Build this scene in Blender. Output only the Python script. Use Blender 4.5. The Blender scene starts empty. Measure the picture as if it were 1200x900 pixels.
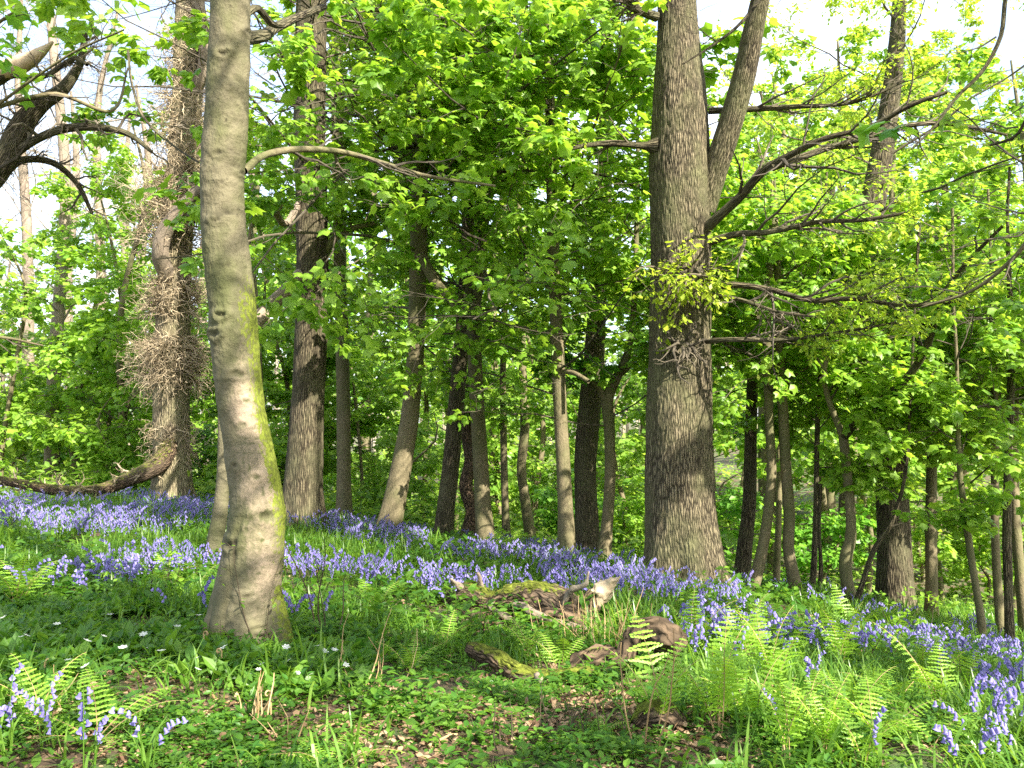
import bpy, math
import numpy as np

RS = np.random.RandomState(11)
scene = bpy.context.scene
COL = scene.collection
PI = math.pi

# ------------------------------------------------------------------ camera
FPX, CAMZ, YH = 1040.0, 1.45, 490.0
PITCH = math.atan((YH - 450.0) / FPX)
CA, SA = math.cos(PITCH), math.sin(PITCH)


def pix(px, py, d):
    """world point seen at photo pixel (1200x900) at forward distance d"""
    u, v = (px - 600.0) / FPX, (450.0 - py) / FPX
    w = np.array([u, CA - v * SA, SA + v * CA])
    return w * (d / w[1]) + np.array([0, 0, CAMZ])


def project(P):
    q = P - np.array([0, 0, CAMZ])
    fw = q[:, 1] * CA + q[:, 2] * SA
    up = -q[:, 1] * SA + q[:, 2] * CA
    fw = np.where(np.abs(fw) < 1e-3, 1e-3, fw)
    return 600 + FPX * q[:, 0] / fw, 450 - FPX * up / fw, fw


cam = bpy.data.cameras.new("camera")
cam.sensor_width = 36.0
cam.lens = 36.0 * FPX / 1200.0
cam.clip_start, cam.clip_end = 0.05, 3000
co = bpy.data.objects.new("camera", cam)
COL.objects.link(co)
co.location = (0, 0, CAMZ)
co.rotation_euler = (PI / 2 + PITCH, 0, 0)
scene.camera = co

# ------------------------------------------------------------------ light
SUN = np.array([0.58, -0.66, 0.78])
SUN /= np.linalg.norm(SUN)
EL = math.asin(SUN[2])
AZ = math.atan2(SUN[0], SUN[1])
ld = bpy.data.lights.new("sun", 'SUN')
ld.energy = 5.0
ld.angle = math.radians(0.5)
ld.color = (1.0, 0.93, 0.82)
lo = bpy.data.objects.new("sun", ld)
COL.objects.link(lo)
lo.rotation_euler = (PI / 2 - EL, 0, -AZ + PI)
from mathutils import Vector
lo.rotation_euler = Vector(SUN).to_track_quat('Z', 'Y').to_euler()
lo.location = (20, -12, 25)

world = bpy.data.worlds.new("World")
scene.world = world
world.use_nodes = True
nt = world.node_tree
bg = nt.nodes["Background"]
sk = nt.nodes.new("ShaderNodeTexSky")
sk.sky_type = 'NISHITA'
sk.sun_disc = False
sk.sun_elevation = EL
sk.sun_rotation = AZ
sk.air_density = 1.0
sk.dust_density = 2.5
sk.ozone_density = 1.5
# thin white cloud over the blue
tc = nt.nodes.new("ShaderNodeTexCoord")
mp = nt.nodes.new("ShaderNodeMapping")
mp.inputs["Scale"].default_value = (1, 1, 2.2)
nz = nt.nodes.new("ShaderNodeTexNoise")
nz.inputs["Scale"].default_value = 2.3
nz.inputs["Detail"].default_value = 6
nz.inputs["Roughness"].default_value = 0.6
cr = nt.nodes.new("ShaderNodeValToRGB")
cr.color_ramp.elements[0].position = 0.42
cr.color_ramp.elements[1].position = 0.72
cr.color_ramp.elements[0].color = (0.15, 0.15, 0.15, 1)
cr.color_ramp.elements[1].color = (0.9, 0.9, 0.9, 1)
mx = nt.nodes.new("ShaderNodeMix")
mx.data_type = 'RGBA'
mx.inputs["B"].default_value = (5.0, 5.1, 5.4, 1)
nt.links.new(tc.outputs["Generated"], mp.inputs["Vector"])
nt.links.new(mp.outputs[0], nz.inputs["Vector"])
nt.links.new(nz.outputs["Fac"], cr.inputs[0])
nt.links.new(cr.outputs[0], mx.inputs["Factor"])
nt.links.new(sk.outputs[0], mx.inputs["A"])
nt.links.new(mx.outputs["Result"], bg.inputs["Color"])
bg.inputs["Strength"].default_value = 0.13

scene.view_settings.view_transform = 'Standard'
scene.view_settings.look = 'None'
scene.view_settings.exposure = 1.95
scene.view_settings.gamma = 1.0
cy = scene.cycles
cy.max_bounces = 10
cy.diffuse_bounces = 7
cy.glossy_bounces = 2
cy.transmission_bounces = 6
cy.transparent_max_bounces = 4
cy.use_denoising = False
cy.sample_clamp_indirect = 6.0
cy.caustics_reflective = False
cy.caustics_refractive = False


# ------------------------------------------------------------------ noise
def _h(ix, iy, iz):
    h = (ix * 374761393 + iy * 668265263 + iz * 1274126177) & 0xffffffff
    h = ((h ^ (h >> 13)) * 1103515245 + 12345) & 0xffffffff
    h = ((h ^ (h >> 15)) * 2246822519) & 0xffffffff
    return ((h ^ (h >> 13)) & 0xffff) / 65535.0


def vnoise(p):
    p = np.asarray(p, float)
    i = np.floor(p).astype(np.int64)
    f = p - i
    u = f * f * (3 - 2 * f)
    x, y, z = i[..., 0], i[..., 1], i[..., 2]
    ux, uy, uz = u[..., 0], u[..., 1], u[..., 2]
    r = 0
    for dx in (0, 1):
        for dy in (0, 1):
            for dz in (0, 1):
                w = (ux if dx else 1 - ux) * (uy if dy else 1 - uy) * (uz if dz else 1 - uz)
                r = r + w * _h(x + dx, y + dy, z + dz)
    return r * 2 - 1


def fbm(p, o=4, g=0.5):
    p = np.asarray(p, float)
    a, s, r = 1.0, 0.0, 0.0
    for k in range(o):
        r = r + a * vnoise(p * (2.03 ** k) + 17.3 * k)
        s += a
        a *= g
    return r / s


def norm(v):
    return v / np.maximum(np.linalg.norm(v, axis=-1, keepdims=True), 1e-9)


def uni(a, b, n=None):
    return RS.uniform(a, b, n)


# ------------------------------------------------------------------ mesh builder
class MB:
    def __init__(s):
        s.V, s.F, s.n = [], [], 0
        s.v, s.bk, s.moss = [], [], []

    def add(s, V, F, mat=0, v=0.5, bk=None, moss=0.0):
        V = np.asarray(V, float).reshape(-1, 3)
        n = len(V)
        s.V.append(V)
        if isinstance(F, (list, tuple)):
            Fs = [np.asarray(F, int)]
        else:
            Fs = [F]
        for f in Fs:
            s.F.append((f + s.n, mat))
        s.v.append(np.broadcast_to(np.asarray(v, float), (n,)))
        s.bk.append(V if bk is None else bk)
        s.moss.append(np.broadcast_to(np.asarray(moss, float), (n,)))
        s.n += n

    def build(s, name, mats, parent=None, smooth=True, origin=None):
        me = bpy.data.meshes.new(name)
        V = np.concatenate(s.V) if s.V else np.zeros((0, 3))
        if origin is not None:
            V = V - np.asarray(origin)
        me.vertices.add(len(V))
        me.vertices.foreach_set("co", V.astype(np.float32).ravel())
        nl = sum(f.size for f, m in s.F)
        npoly = sum(len(f) for f, m in s.F)
        me.loops.add(nl)
        me.polygons.add(npoly)
        me.loops.foreach_set("vertex_index", np.concatenate([f.ravel() for f, m in s.F]).astype(np.int32))
        tot = np.concatenate([np.full(len(f), f.shape[1]) for f, m in s.F])
        st = np.concatenate([[0], np.cumsum(tot)[:-1]])
        me.polygons.foreach_set("loop_start", st.astype(np.int32))
        me.polygons.foreach_set("material_index", np.concatenate([np.full(len(f), m) for f, m in s.F]).astype(np.int32))
        me.polygons.foreach_set("use_smooth", np.full(npoly, bool(smooth)))
        a = me.attributes.new("v", 'FLOAT', 'POINT')
        a.data.foreach_set("value", np.concatenate(s.v).astype(np.float32))
        mo = np.concatenate(s.moss)
        if mo.any():
            a = me.attributes.new("moss", 'FLOAT', 'POINT')
            a.data.foreach_set("value", mo.astype(np.float32))
        if any(m.get("bk") for m in mats):
            a = me.attributes.new("bk", 'FLOAT_VECTOR', 'POINT')
            a.data.foreach_set("vector", np.concatenate(s.bk).astype(np.float32).ravel())
        for m in mats:
            me.materials.append(m)
        me.update(calc_edges=True)
        o = bpy.data.objects.new(name, me)
        COL.objects.link(o)
        if parent is not None:
            o.parent = parent
        elif origin is not None:
            o.location = tuple(origin)
        return o


def tag(o, label=None, cat=None, group=None, kind=None):
    if label:
        o["label"] = label
    if cat:
        o["category"] = cat
    if group:
        o["group"] = group
    if kind:
        o["kind"] = kind
    return o


def empty(name, loc, rz=0.0):
    o = bpy.data.objects.new(name, None)
    o.empty_display_size = 0.2
    COL.objects.link(o)
    o.location = tuple(loc)
    o.rotation_euler = (0, 0, rz)
    return o


def tubes(P, R, S, ref=None):
    """N polylines of K points -> verts, quads, bark coordinates"""
    P = np.asarray(P, float)
    N, K, _ = P.shape
    T = norm(np.gradient(P, axis=1))
    if ref is None:
        ch = norm(P[:, -1] - P[:, 0])
        r = RS.normal(size=(N, 3))
        ref = np.cross(ch, r)
    ref = np.broadcast_to(np.asarray(ref, float), (N, 3))[:, None, :]
    n1 = norm(ref - T * (T * ref).sum(-1, keepdims=True))
    n2 = np.cross(T, n1)
    th = np.arange(S) * 2 * PI / S
    c, s_ = np.cos(th), np.sin(th)
    D = n1[:, :, None, :] * c[None, None, :, None] + n2[:, :, None, :] * s_[None, None, :, None]
    V = P[:, :, None, :] + D * R[:, :, None, None]
    L = np.concatenate([np.zeros((N, 1)), np.cumsum(np.linalg.norm(np.diff(P, axis=1), axis=-1), axis=1)], 1)
    rb = R.max(axis=1)[:, None, None]
    bk = np.stack([np.broadcast_to(c * rb, (N, K, S)), np.broadcast_to(s_ * rb, (N, K, S)),
                   np.broadcast_to(L[:, :, None], (N, K, S))], -1)
    bk = bk + (np.arange(N) * 3.7)[:, None, None, None]
    k = np.arange(K - 1)[:, None]
    s = np.arange(S)[None, :]
    s2 = (s + 1) % S
    q = np.stack([k * S + s, k * S + s2, (k + 1) * S + s2, (k + 1) * S + s], -1).reshape(-1, 4)
    F = (q[None] + (np.arange(N) * K * S)[:, None, None]).reshape(-1, 4)
    return V, F, bk, D, L


def add_tubes(mb, P, R, S, mat=0, v=0.5, moss=0.0):
    if len(P) == 0:
        return
    V, F, bk, D, L = tubes(P, R, S)
    vv = v if np.isscalar(v) else np.repeat(v, P.shape[1] * S)
    mb.add(V.reshape(-1, 3), F, mat, vv, bk.reshape(-1, 3), moss)


def catmull(pts, n):
    """resample polyline of (k,m) rows smoothly to n rows"""
    p = np.asarray(pts, float)
    seg = np.linalg.norm(np.diff(p[:, :3], axis=0), axis=1)
    t = np.concatenate([[0], np.cumsum(seg)])
    u = np.linspace(0, t[-1], n)
    d = np.zeros_like(p)
    d[1:-1] = (p[2:] - p[:-2]) / (t[2:] - t[:-2])[:, None]
    d[0] = (p[1] - p[0]) / (t[1] - t[0])
    d[-1] = (p[-1] - p[-2]) / (t[-1] - t[-2])
    i = np.clip(np.searchsorted(t, u, side='right') - 1, 0, len(p) - 2)
    h = (t[i + 1] - t[i])[:, None]
    x = ((u - t[i])[:, None]) / h
    a = 2 * x ** 3 - 3 * x ** 2 + 1
    b = x ** 3 - 2 * x ** 2 + x
    c = -2 * x ** 3 + 3 * x ** 2
    e = x ** 3 - x ** 2
    return a * p[i] + b * h * d[i] + c * p[i + 1] + e * h * d[i + 1]


# ------------------------------------------------------------------ materials
def newmat(name):
    m = bpy.data.materials.new(name)
    m.use_nodes = True
    t = m.node_tree
    return m, t, t.nodes["Principled BSDF"], t.nodes["Material Output"]


def node(t, typ, **kw):
    n = t.nodes.new(typ)
    for k, v in kw.items():
        if k.startswith("i_"):
            n.inputs[k[2:].replace("_", " ")].default_value = v
        else:
            setattr(n, k, v)
    return n


def mixc(t, fac, a, b):
    n = node(t, "ShaderNodeMix", data_type='RGBA')
    for key, val in (("Factor", fac), ("A", a), ("B", b)):
        if hasattr(val, "is_output"):
            t.links.new(val, n.inputs[key])
        else:
            n.inputs[key].default_value = val if key == "Factor" else (*val, 1)
    return n.outputs["Result"]


def ramp(t, src, stops):
    n = node(t, "ShaderNodeValToRGB")
    e = n.color_ramp.elements
    while len(e) < len(stops):
        e.new(0.5)
    for k, (p, c) in enumerate(stops):
        e[k].position = p
        e[k].color = (*c, 1)
    t.links.new(src, n.inputs[0])
    return n.outputs[0]


def rampf(t, src, a, b):
    n = node(t, "ShaderNodeMapRange")
    n.inputs["From Min"].default_value = a
    n.inputs["From Max"].default_value = b
    t.links.new(src, n.inputs["Value"])
    return n.outputs[0]


def mat_leaf(name, ca, cb, tr, rough=0.42, tfac=0.5, spec=0.4):
    """leaf colour runs from ca to cb from leaf to leaf; light passes through tinted tr times brighter"""
    m, t, b, out = newmat(name)
    at = node(t, "ShaderNodeAttribute", attribute_name="v")
    col = mixc(t, at.outputs["Fac"], ca, cb)
    t.links.new(col, b.inputs["Base Color"])
    b.inputs["Roughness"].default_value = rough
    b.inputs["Specular IOR Level"].default_value = spec
    tl = node(t, "ShaderNodeBsdfTranslucent")
    mul = node(t, "ShaderNodeMix", data_type='RGBA', blend_type='MULTIPLY')
    mul.inputs["Factor"].default_value = 1
    mul.clamp_result = False
    t.links.new(col, mul.inputs["A"])
    mul.inputs["B"].default_value = (*tr, 1)
    t.links.new(mul.outputs["Result"], tl.inputs["Color"])
    ms = node(t, "ShaderNodeMixShader")
    ms.inputs[0].default_value = tfac
    t.links.new(b.outputs[0], ms.inputs[1])
    t.links.new(tl.outputs[0], ms.inputs[2])
    t.links.new(ms.outputs[0], out.inputs["Surface"])
    return m


def mat_bark(name, dark, light, alt, scale=14, squash=0.16, bump=0.6, ridge=True, mossc=(0.10, 0.12, 0.015)):
    m, t, b, out = newmat(name)
    m["bk"] = 1
    at = node(t, "ShaderNodeAttribute", attribute_name="bk")
    mp = node(t, "ShaderNodeMapping")
    mp.inputs["Scale"].default_value = (scale, scale, scale * squash)
    t.links.new(at.outputs["Vector"], mp.inputs["Vector"])
    n1 = node(t, "ShaderNodeTexNoise", i_Scale=1.0, i_Detail=6.0, i_Roughness=0.65, i_Distortion=0.6)
    t.links.new(mp.outputs[0], n1.inputs["Vector"])
    h = n1.outputs["Fac"]
    if ridge:
        vo = node(t, "ShaderNodeTexVoronoi", feature='DISTANCE_TO_EDGE', i_Scale=1.3)
        add = node(t, "ShaderNodeMix", data_type='VECTOR')
        add.inputs["Factor"].default_value = 0.22
        t.links.new(mp.outputs[0], add.inputs[4])
        t.links.new(n1.outputs["Color"], add.inputs[5])
        t.links.new(add.outputs[1], vo.inputs["Vector"])
        ve = rampf(t, vo.outputs["Distance"], 0.0, 0.32)
        mm = node(t, "ShaderNodeMath", operation='MULTIPLY')
        ad = node(t, "ShaderNodeMath", operation='ADD')
        ad.inputs[1].default_value = 0.35
        t.links.new(n1.outputs["Fac"], ad.inputs[0])
        t.links.new(ve, mm.inputs[0])
        t.links.new(ad.outputs[0], mm.inputs[1])
        h = mm.outputs[0]
    c1 = ramp(t, h, [(0.12, dark), (0.62, light)])
    n2 = node(t, "ShaderNodeTexNoise", i_Scale=2.2, i_Detail=4.0, i_Roughness=0.6)
    t.links.new(at.outputs["Vector"], n2.inputs["Vector"])
    f2 = rampf(t, n2.outputs["Fac"], 0.42, 0.68)
    c2 = mixc(t, f2, c1, alt)
    am = node(t, "ShaderNodeAttribute", attribute_name="moss")
    n3 = node(t, "ShaderNodeTexNoise", i_Scale=38.0, i_Detail=4.0)
    t.links.new(at.outputs["Vector"], n3.inputs["Vector"])
    s = node(t, "ShaderNodeMath", operation='ADD')
    t.links.new(am.outputs["Fac"], s.inputs[0])
    s2 = node(t, "ShaderNodeMath", operation='SUBTRACT')
    t.links.new(n3.outputs["Fac"], s2.inputs[0])
    s2.inputs[1].default_value = 0.55
    t.links.new(s2.outputs[0], s.inputs[1])
    fm = rampf(t, s.outputs[0], 0.38, 0.6)
    mcol = ramp(t, n3.outputs["Fac"], [(0.3, tuple(0.45 * x for x in mossc)), (0.65, tuple(1.5 * x for x in mossc))])
    av = node(t, "ShaderNodeAttribute", attribute_name="v")
    n5 = node(t, "ShaderNodeMath", operation='MULTIPLY_ADD')
    t.links.new(n3.outputs["Fac"], n5.inputs[0])
    n5.inputs[1].default_value = .3
    t.links.new(av.outputs["Fac"], n5.inputs[2])
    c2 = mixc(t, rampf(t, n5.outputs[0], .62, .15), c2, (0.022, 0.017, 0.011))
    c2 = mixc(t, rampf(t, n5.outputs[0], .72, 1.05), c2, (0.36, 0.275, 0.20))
    c3 = mixc(t, fm, c2, mcol)
    t.links.new(c3, b.inputs["Base Color"])
    b.inputs["Roughness"].default_value = 0.85
    b.inputs["Specular IOR Level"].default_value = 0.2
    bp = node(t, "ShaderNodeBump", i_Strength=bump, i_Distance=0.02)
    t.links.new(h, bp.inputs["Height"])
    bp2 = node(t, "ShaderNodeBump", i_Strength=0.9, i_Distance=0.008)
    t.links.new(n3.outputs["Fac"], bp2.inputs["Height"])
    t.links.new(bp.outputs[0], bp2.inputs["Normal"])
    t.links.new(bp2.outputs[0], b.inputs["Normal"])
    return m


def mat_plain(name, ca, cb, rough=0.8, scale=30.0):
    m, t, b, out = newmat(name)
    at = node(t, "ShaderNodeAttribute", attribute_name="v")
    tcn = node(t, "ShaderNodeTexCoord")
    n = node(t, "ShaderNodeTexNoise", i_Scale=scale, i_Detail=3.0)
    t.links.new(tcn.outputs["Object"], n.inputs["Vector"])
    a = node(t, "ShaderNodeMath", operation='ADD')
    s = node(t, "ShaderNodeMath", operation='SUBTRACT')
    s.inputs[1].default_value = 0.5
    t.links.new(n.outputs["Fac"], s.inputs[0])
    t.links.new(at.outputs["Fac"], a.inputs[0])
    t.links.new(s.outputs[0], a.inputs[1])
    a.use_clamp = True
    t.links.new(mixc(t, a.outputs[0], ca, cb), b.inputs["Base Color"])
    b.inputs["Roughness"].default_value = rough
    b.inputs["Specular IOR Level"].default_value = 0.25
    return m


LEAF = mat_leaf("sycamore_leaf", (0.12, 0.27, 0.022), (0.29, 0.46, 0.05), (1.75, 1.55, 1.0))
LEAF_D = mat_leaf("deep_green_leaf", (0.08, 0.23, 0.025), (0.20, 0.39, 0.045), (1.9, 1.7, 1.1))
LEAF_Y = mat_leaf("young_oak_leaf", (0.22, 0.37, 0.03), (0.44, 0.52, 0.05), (1.4, 1.4, 1.0))
LEAF_FAR = mat_leaf("distant_leaf", (0.13, 0.27, 0.035), (0.30, 0.44, 0.07), (1.8, 1.65, 1.1), tfac=.55)
HERB = mat_leaf("herb_leaf", (0.04, 0.14, 0.017), (0.14, 0.27, 0.03), (1.8, 1.6, 0.9))
BLADE = mat_leaf("strap_leaf", (0.06, 0.17, 0.018), (0.20, 0.34, 0.05), (1.8, 1.6, 0.9), rough=0.35)
FERN = mat_leaf("fern_leaf", (0.13, 0.30, 0.025), (0.28, 0.46, 0.05), (1.9, 1.7, 0.9), tfac=0.4)
BELL = mat_leaf("bluebell_petal", (0.155, 0.13, 0.41), (0.33, 0.295, 0.62), (1.3, 1.25, 1.2), rough=0.6, tfac=0.35)
WHITE = mat_leaf("white_petal", (0.75, 0.76, 0.72), (0.85, 0.85, 0.82), (1.1, 1.1, 1.1), rough=0.6)
DEADLEAF = mat_leaf("dead_leaf", (0.09, 0.045, 0.02), (0.44, 0.30, 0.18), (1.1, 1.0, 0.9), rough=0.7, tfac=0.2)
STEMD = mat_plain("dark_stem", (0.03, 0.022, 0.014), (0.10, 0.075, 0.045))
STEMT = mat_plain("tan_stem", (0.22, 0.14, 0.06), (0.42, 0.30, 0.16))
IVY = mat_plain("dead_ivy_stem", (0.19, 0.145, 0.085), (0.50, 0.41, 0.27))
TWIG = mat_plain("twig_bark", (0.05, 0.042, 0.03), (0.15, 0.125, 0.085))
TWIGP = mat_plain("pale_twig_bark", (0.17, 0.14, 0.10), (0.36, 0.31, 0.24))
RAWWOOD = mat_plain("broken_wood", (0.36, 0.25, 0.14), (0.62, 0.50, 0.35), scale=18)
ROPE = mat_plain("rope_fibre", (0.35, 0.32, 0.25), (0.5, 0.46, 0.38))
OAK = mat_bark("oak_bark", (0.034, 0.027, 0.016), (0.20, 0.166, 0.102), (0.12, 0.116, 0.056), scale=42, squash=0.17, bump=0.9)
OAKI = mat_bark("pale_oak_bark", (0.07, 0.055, 0.032), (0.36, 0.295, 0.19), (0.24, 0.22, 0.12), scale=34, squash=0.17, bump=0.9)
OAKD = mat_bark("dark_oak_bark", (0.032, 0.025, 0.015), (0.165, 0.137, 0.083), (0.11, 0.104, 0.055), scale=40, squash=0.14, bump=0.9)
SYC = mat_bark("sycamore_bark", (0.065, 0.053, 0.028), (0.185, 0.155, 0.09), (0.115, 0.115, 0.05), scale=20, squash=0.45, bump=0.55, ridge=False)
BEECH = mat_bark("beech_bark", (0.062, 0.056, 0.03), (0.155, 0.137, 0.084), (0.085, 0.09, 0.036), scale=6, squash=3.0, bump=0.5, ridge=False)
PALE = mat_bark("pale_dead_bark", (0.11, 0.085, 0.06), (0.27, 0.215, 0.16), (0.17, 0.145, 0.105), scale=20, squash=0.2, bump=0.5, ridge=False)
ROOTB = mat_bark("root_wood", (0.018, 0.012, 0.007), (0.19, 0.13, 0.08), (0.07, 0.05, 0.03), scale=15, squash=0.4, bump=1.0, mossc=(0.11, 0.13, 0.015))
LOGB = mat_bark("log_bark", (0.025, 0.017, 0.010), (0.22, 0.15, 0.095), (0.10, 0.075, 0.05), scale=34, squash=0.34, bump=1.0, mossc=(0.11, 0.13, 0.015))

# ------------------------------------------------------------------ terrain
TP = np.array([pix(*p) for p in [
    (100, 900, 3.3), (600, 900, 3.5), (1100, 900, 3.6), (283, 752, 5.2), (100, 680, 7.5), (100, 600, 12.5),
    (203, 598, 14), (-60, 590, 14), (355, 622, 11), (455, 637, 11.5), (403, 622, 14), (520, 642, 13.5), (570, 648, 12.5),
    (665, 667, 11), (690, 668, 12.5), (800, 692, 9), (880, 703, 10.5), (935, 706, 10.5), (997, 710, 10.5),
    (1048, 728, 11.5), (1092, 735, 11.5), (1150, 768, 9.5), (1195, 768, 10.5), (600, 800, 5), (600, 715, 7.2),
    (930, 800, 5.2), (1150, 850, 4.5), (1300, 860, 5)]])
TP = np.concatenate([TP, np.array([[0, 0, .08], [-3, 0, .25], [4, 0, -.05], [0, -8, .2], [-8, -8, .3], [9, -8, -.4],
                                   [-9, 4, .35], [9, 5, -1.1],
                                   [-10, 22, -.5], [0, 22, -1.7], [9, 21, -2.4], [-16, 30, -1.2], [2, 32, -2.0], [18, 32, -1.5],
                                   [-25, 12, -.1], [16, 12, -2.0], [-30, 60, -2.0], [0, 60, -1.6], [30, 60, .6],
                                   [-60, 20, -.5], [45, 20, -2.2], [0, 110, -3.0], [-80, 110, -3.0], [80, 110, 2.0],
                                   [-60, -60, 0], [60, -60, -2]])])


def _tps(d2):
    return 0.5 * d2 * np.log(d2 + 1e-9)


_n = len(TP)
_K = _tps(((TP[:, None, :2] - TP[None, :, :2]) ** 2).sum(-1)) + np.eye(_n) * 0.02
_Pm = np.concatenate([np.ones((_n, 1)), TP[:, :2]], 1)
_A = np.block([[_K, _Pm], [_Pm.T, np.zeros((3, 3))]])
_W = np.linalg.solve(_A, np.concatenate([TP[:, 2], np.zeros(3)]))


def ground(x, y):
    x = np.atleast_1d(np.asarray(x, float))
    y = np.atleast_1d(np.asarray(y, float))
    r = np.hypot(x, y)
    k = np.where(r > 130, 130 / np.maximum(r, 1e-6), 1.0)
    xx, yy = x * k, y * k
    z = np.empty(len(x))
    for a in range(0, len(x), 20000):
        s = slice(a, a + 20000)
        q = np.stack([xx[s], yy[s]], 1)
        z[s] = _tps(((q[:, None] - TP[None, :, :2]) ** 2).sum(-1)) @ _W[:_n] + _W[_n] + q @ _W[_n + 1:]
    p = np.stack([x, y, np.zeros(len(x))], 1)
    z += 0.05 * fbm(p * 0.9, 3) + 0.02 * fbm(p * 4.0 + 9, 2)
    return z


def gpoint(x, y):
    return np.array([x, y, ground(x, y)[0]])


# ground sheet
g = np.linspace(-1, 1, 420)
gs = np.sinh(g * 6.2) / np.sinh(6.2) * 700
gx, gy = np.meshgrid(gs, gs + 5.0)
gz = ground(gx.ravel(), gy.ravel())
mb = MB()
n_ = len(g)
ii = (np.arange(n_ - 1)[:, None] * n_ + np.arange(n_ - 1)[None, :]).ravel()
mb.add(np.stack([gx.ravel(), gy.ravel(), gz], 1), np.stack([ii, ii + 1, ii + 1 + n_, ii + n_], 1))
m, t, b, out = newmat("woodland_floor")
tcn = node(t, "ShaderNodeTexCoord")
na = node(t, "ShaderNodeTexNoise", i_Scale=2.2, i_Detail=6.0, i_Roughness=0.65)
nb = node(t, "ShaderNodeTexNoise", i_Scale=34.0, i_Detail=5.0, i_Roughness=0.7)
vo = node(t, "ShaderNodeTexVoronoi", i_Scale=26.0)
for q in (na, nb, vo):
    t.links.new(tcn.outputs["Object"], q.inputs["Vector"])
lit = ramp(t, nb.outputs["Fac"], [(0.3, (0.045, 0.028, 0.015)), (0.5, (0.16, 0.105, 0.06)), (0.72, (0.36, 0.25, 0.155))])
lit2 = mixc(t, rampf(t, vo.outputs["Distance"], 0.1, 0.6), lit, (0.07, 0.045, 0.025))
mos = ramp(t, nb.outputs["Fac"], [(0.35, (0.02, 0.05, 0.01)), (0.7, (0.08, 0.15, 0.02))])
t.links.new(mixc(t, rampf(t, na.outputs["Fac"], 0.45, 0.60), lit2, mos), b.inputs["Base Color"])
b.inputs["Roughness"].default_value = 0.9
bp = node(t, "ShaderNodeBump", i_Strength=0.9, i_Distance=0.03)
t.links.new(nb.outputs["Fac"], bp.inputs["Height"])
t.links.new(bp.outputs[0], b.inputs["Normal"])
tag(mb.build("ground", [m]), "woodland floor of leaf litter and moss sloping down to the right", "ground", kind="structure")

# ------------------------------------------------------------------ gaps cut in the canopy so the sun reaches chosen spots
GAP = []
for px, py, d, r in [
    (285, 345, 5.1, .17), (283, 420, 5.1, .10), (288, 455, 5.1, .08), (308, 595, 5.1, .22), (300, 650, 5.1, .2), (290, 715, 5.1, .12),
    (60, 640, 9, .9), (140, 655, 8.5, .8), (215, 640, 9, .6), (210, 690, 6.8, .4), (60, 690, 6.8, .35), (380, 660, 8.5, .8), (350, 700, 6.5, .35),
    (330, 860, 4.0, .33), (230, 845, 4.0, .28), (120, 850, 3.9, .42), (20, 840, 3.6, .32), (60, 790, 4.3, .12), (450, 830, 4.3, .2), (540, 850, 4.1, .22), (410, 890, 3.6, .25),
    (600, 700, 7.3, .55), (700, 695, 7.1, .3), (640, 730, 6.6, .35), (540, 690, 7.6, .6), (460, 690, 7.8, .6), (420, 650, 9, .6), (480, 740, 6.2, .22),
    (630, 812, 4.9, .28), (765, 765, 5.4, .25), (690, 770, 5.4, .15), (560, 655, 11, .7), (730, 700, 8.2, .45),
    (960, 790, 5.0, .5), (1050, 770, 5.3, .5), (1150, 830, 4.4, .4), (860, 750, 6.2, .4), (900, 720, 8, .6), (980, 730, 7.5, .5), (820, 830, 4.6, .25), (960, 860, 4.1, .35), (1060, 850, 4.2, .3),
    (815, 640, 8.6, .35), (822, 560, 8.6, .14), (820, 240, 8.6, .3), (865, 120, 8.6, .3),
    (355, 590, 10.8, .25), (365, 380, 10.8, .25), (360, 250, 10.8, .3),
    (470, 560, 11.3, .3), (490, 380, 11.3, .25), (565, 620, 12.2, .25), (665, 600, 10.8, .2),
    (560, 130, 9.5, 1.6), (450, 170, 9.5, 1.3), (650, 80, 9.5, 1.3), (640, 260, 10, 1.0), (560, 60, 10, 1.5), (440, 80, 10, 1.2),
    (200, 450, 13.7, .6), (200, 560, 13.7, .4), (215, 300, 13.7, .5), (180, 230, 13.7, .6),
    (100, 480, 14, 1.3), (60, 380, 14, 1.2),
    (900, 260, 9, .8), (1000, 180, 9, .9), (1050, 300, 9.5, .8), (950, 330, 9.5, .7), (1130, 380, 9, .6),
    (600, 400, 11, .8), (650, 470, 11, .4), (950, 480, 10.5, .7), (1050, 430, 10, .6), (1095, 650, 11, .3), (1060, 640, 11, .15)]:
    GAP.append((pix(px, py, d), r * (1.22 if py > 600 else 1), 3.6 if r >= .8 and py < 600 else 1.3))


def sunlit(P):
    """True for the leaves that stand in a gap"""
    kill = np.zeros(len(P), bool)
    for c, r, mint in GAP:
        q = P - c
        tt = q @ SUN
        d2 = (q * q).sum(1) - tt * tt
        kill |= (tt > mint) & (d2 < (r * 1.15) ** 2)
    return kill


# ------------------------------------------------------------------ leaves
def leaf_template(lod):
    if lod == 0:
        half = [(.34, .02), (.26, .25), (.53, .55), (.25, .60), (.16, .80)]
    elif lod == 1:
        half = [(.37, .05), (.52, .56), (.20, .62)]
    else:
        V = np.array([(0, 0, 0), (.40, .45, -.10), (0, 1, -.18), (-.40, .45, -.10)], float)
        return V, np.array([(0, 1, 2), (0, 2, 3)])
    k = len(half)
    pts = [(0, .32, .03), (0, 0, 0)] + [(x, y, -.22 * x - .12 * y * y) for x, y in half] + [(0, 1, -.2)] + \
          [(-x, y, -.22 * x - .12 * y * y) for x, y in half[::-1]]
    n = len(pts) - 1
    F = [(0, 1 + j, 1 + (j + 1) % n) for j in range(n)]
    return np.array(pts, float), np.array(F)


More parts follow.
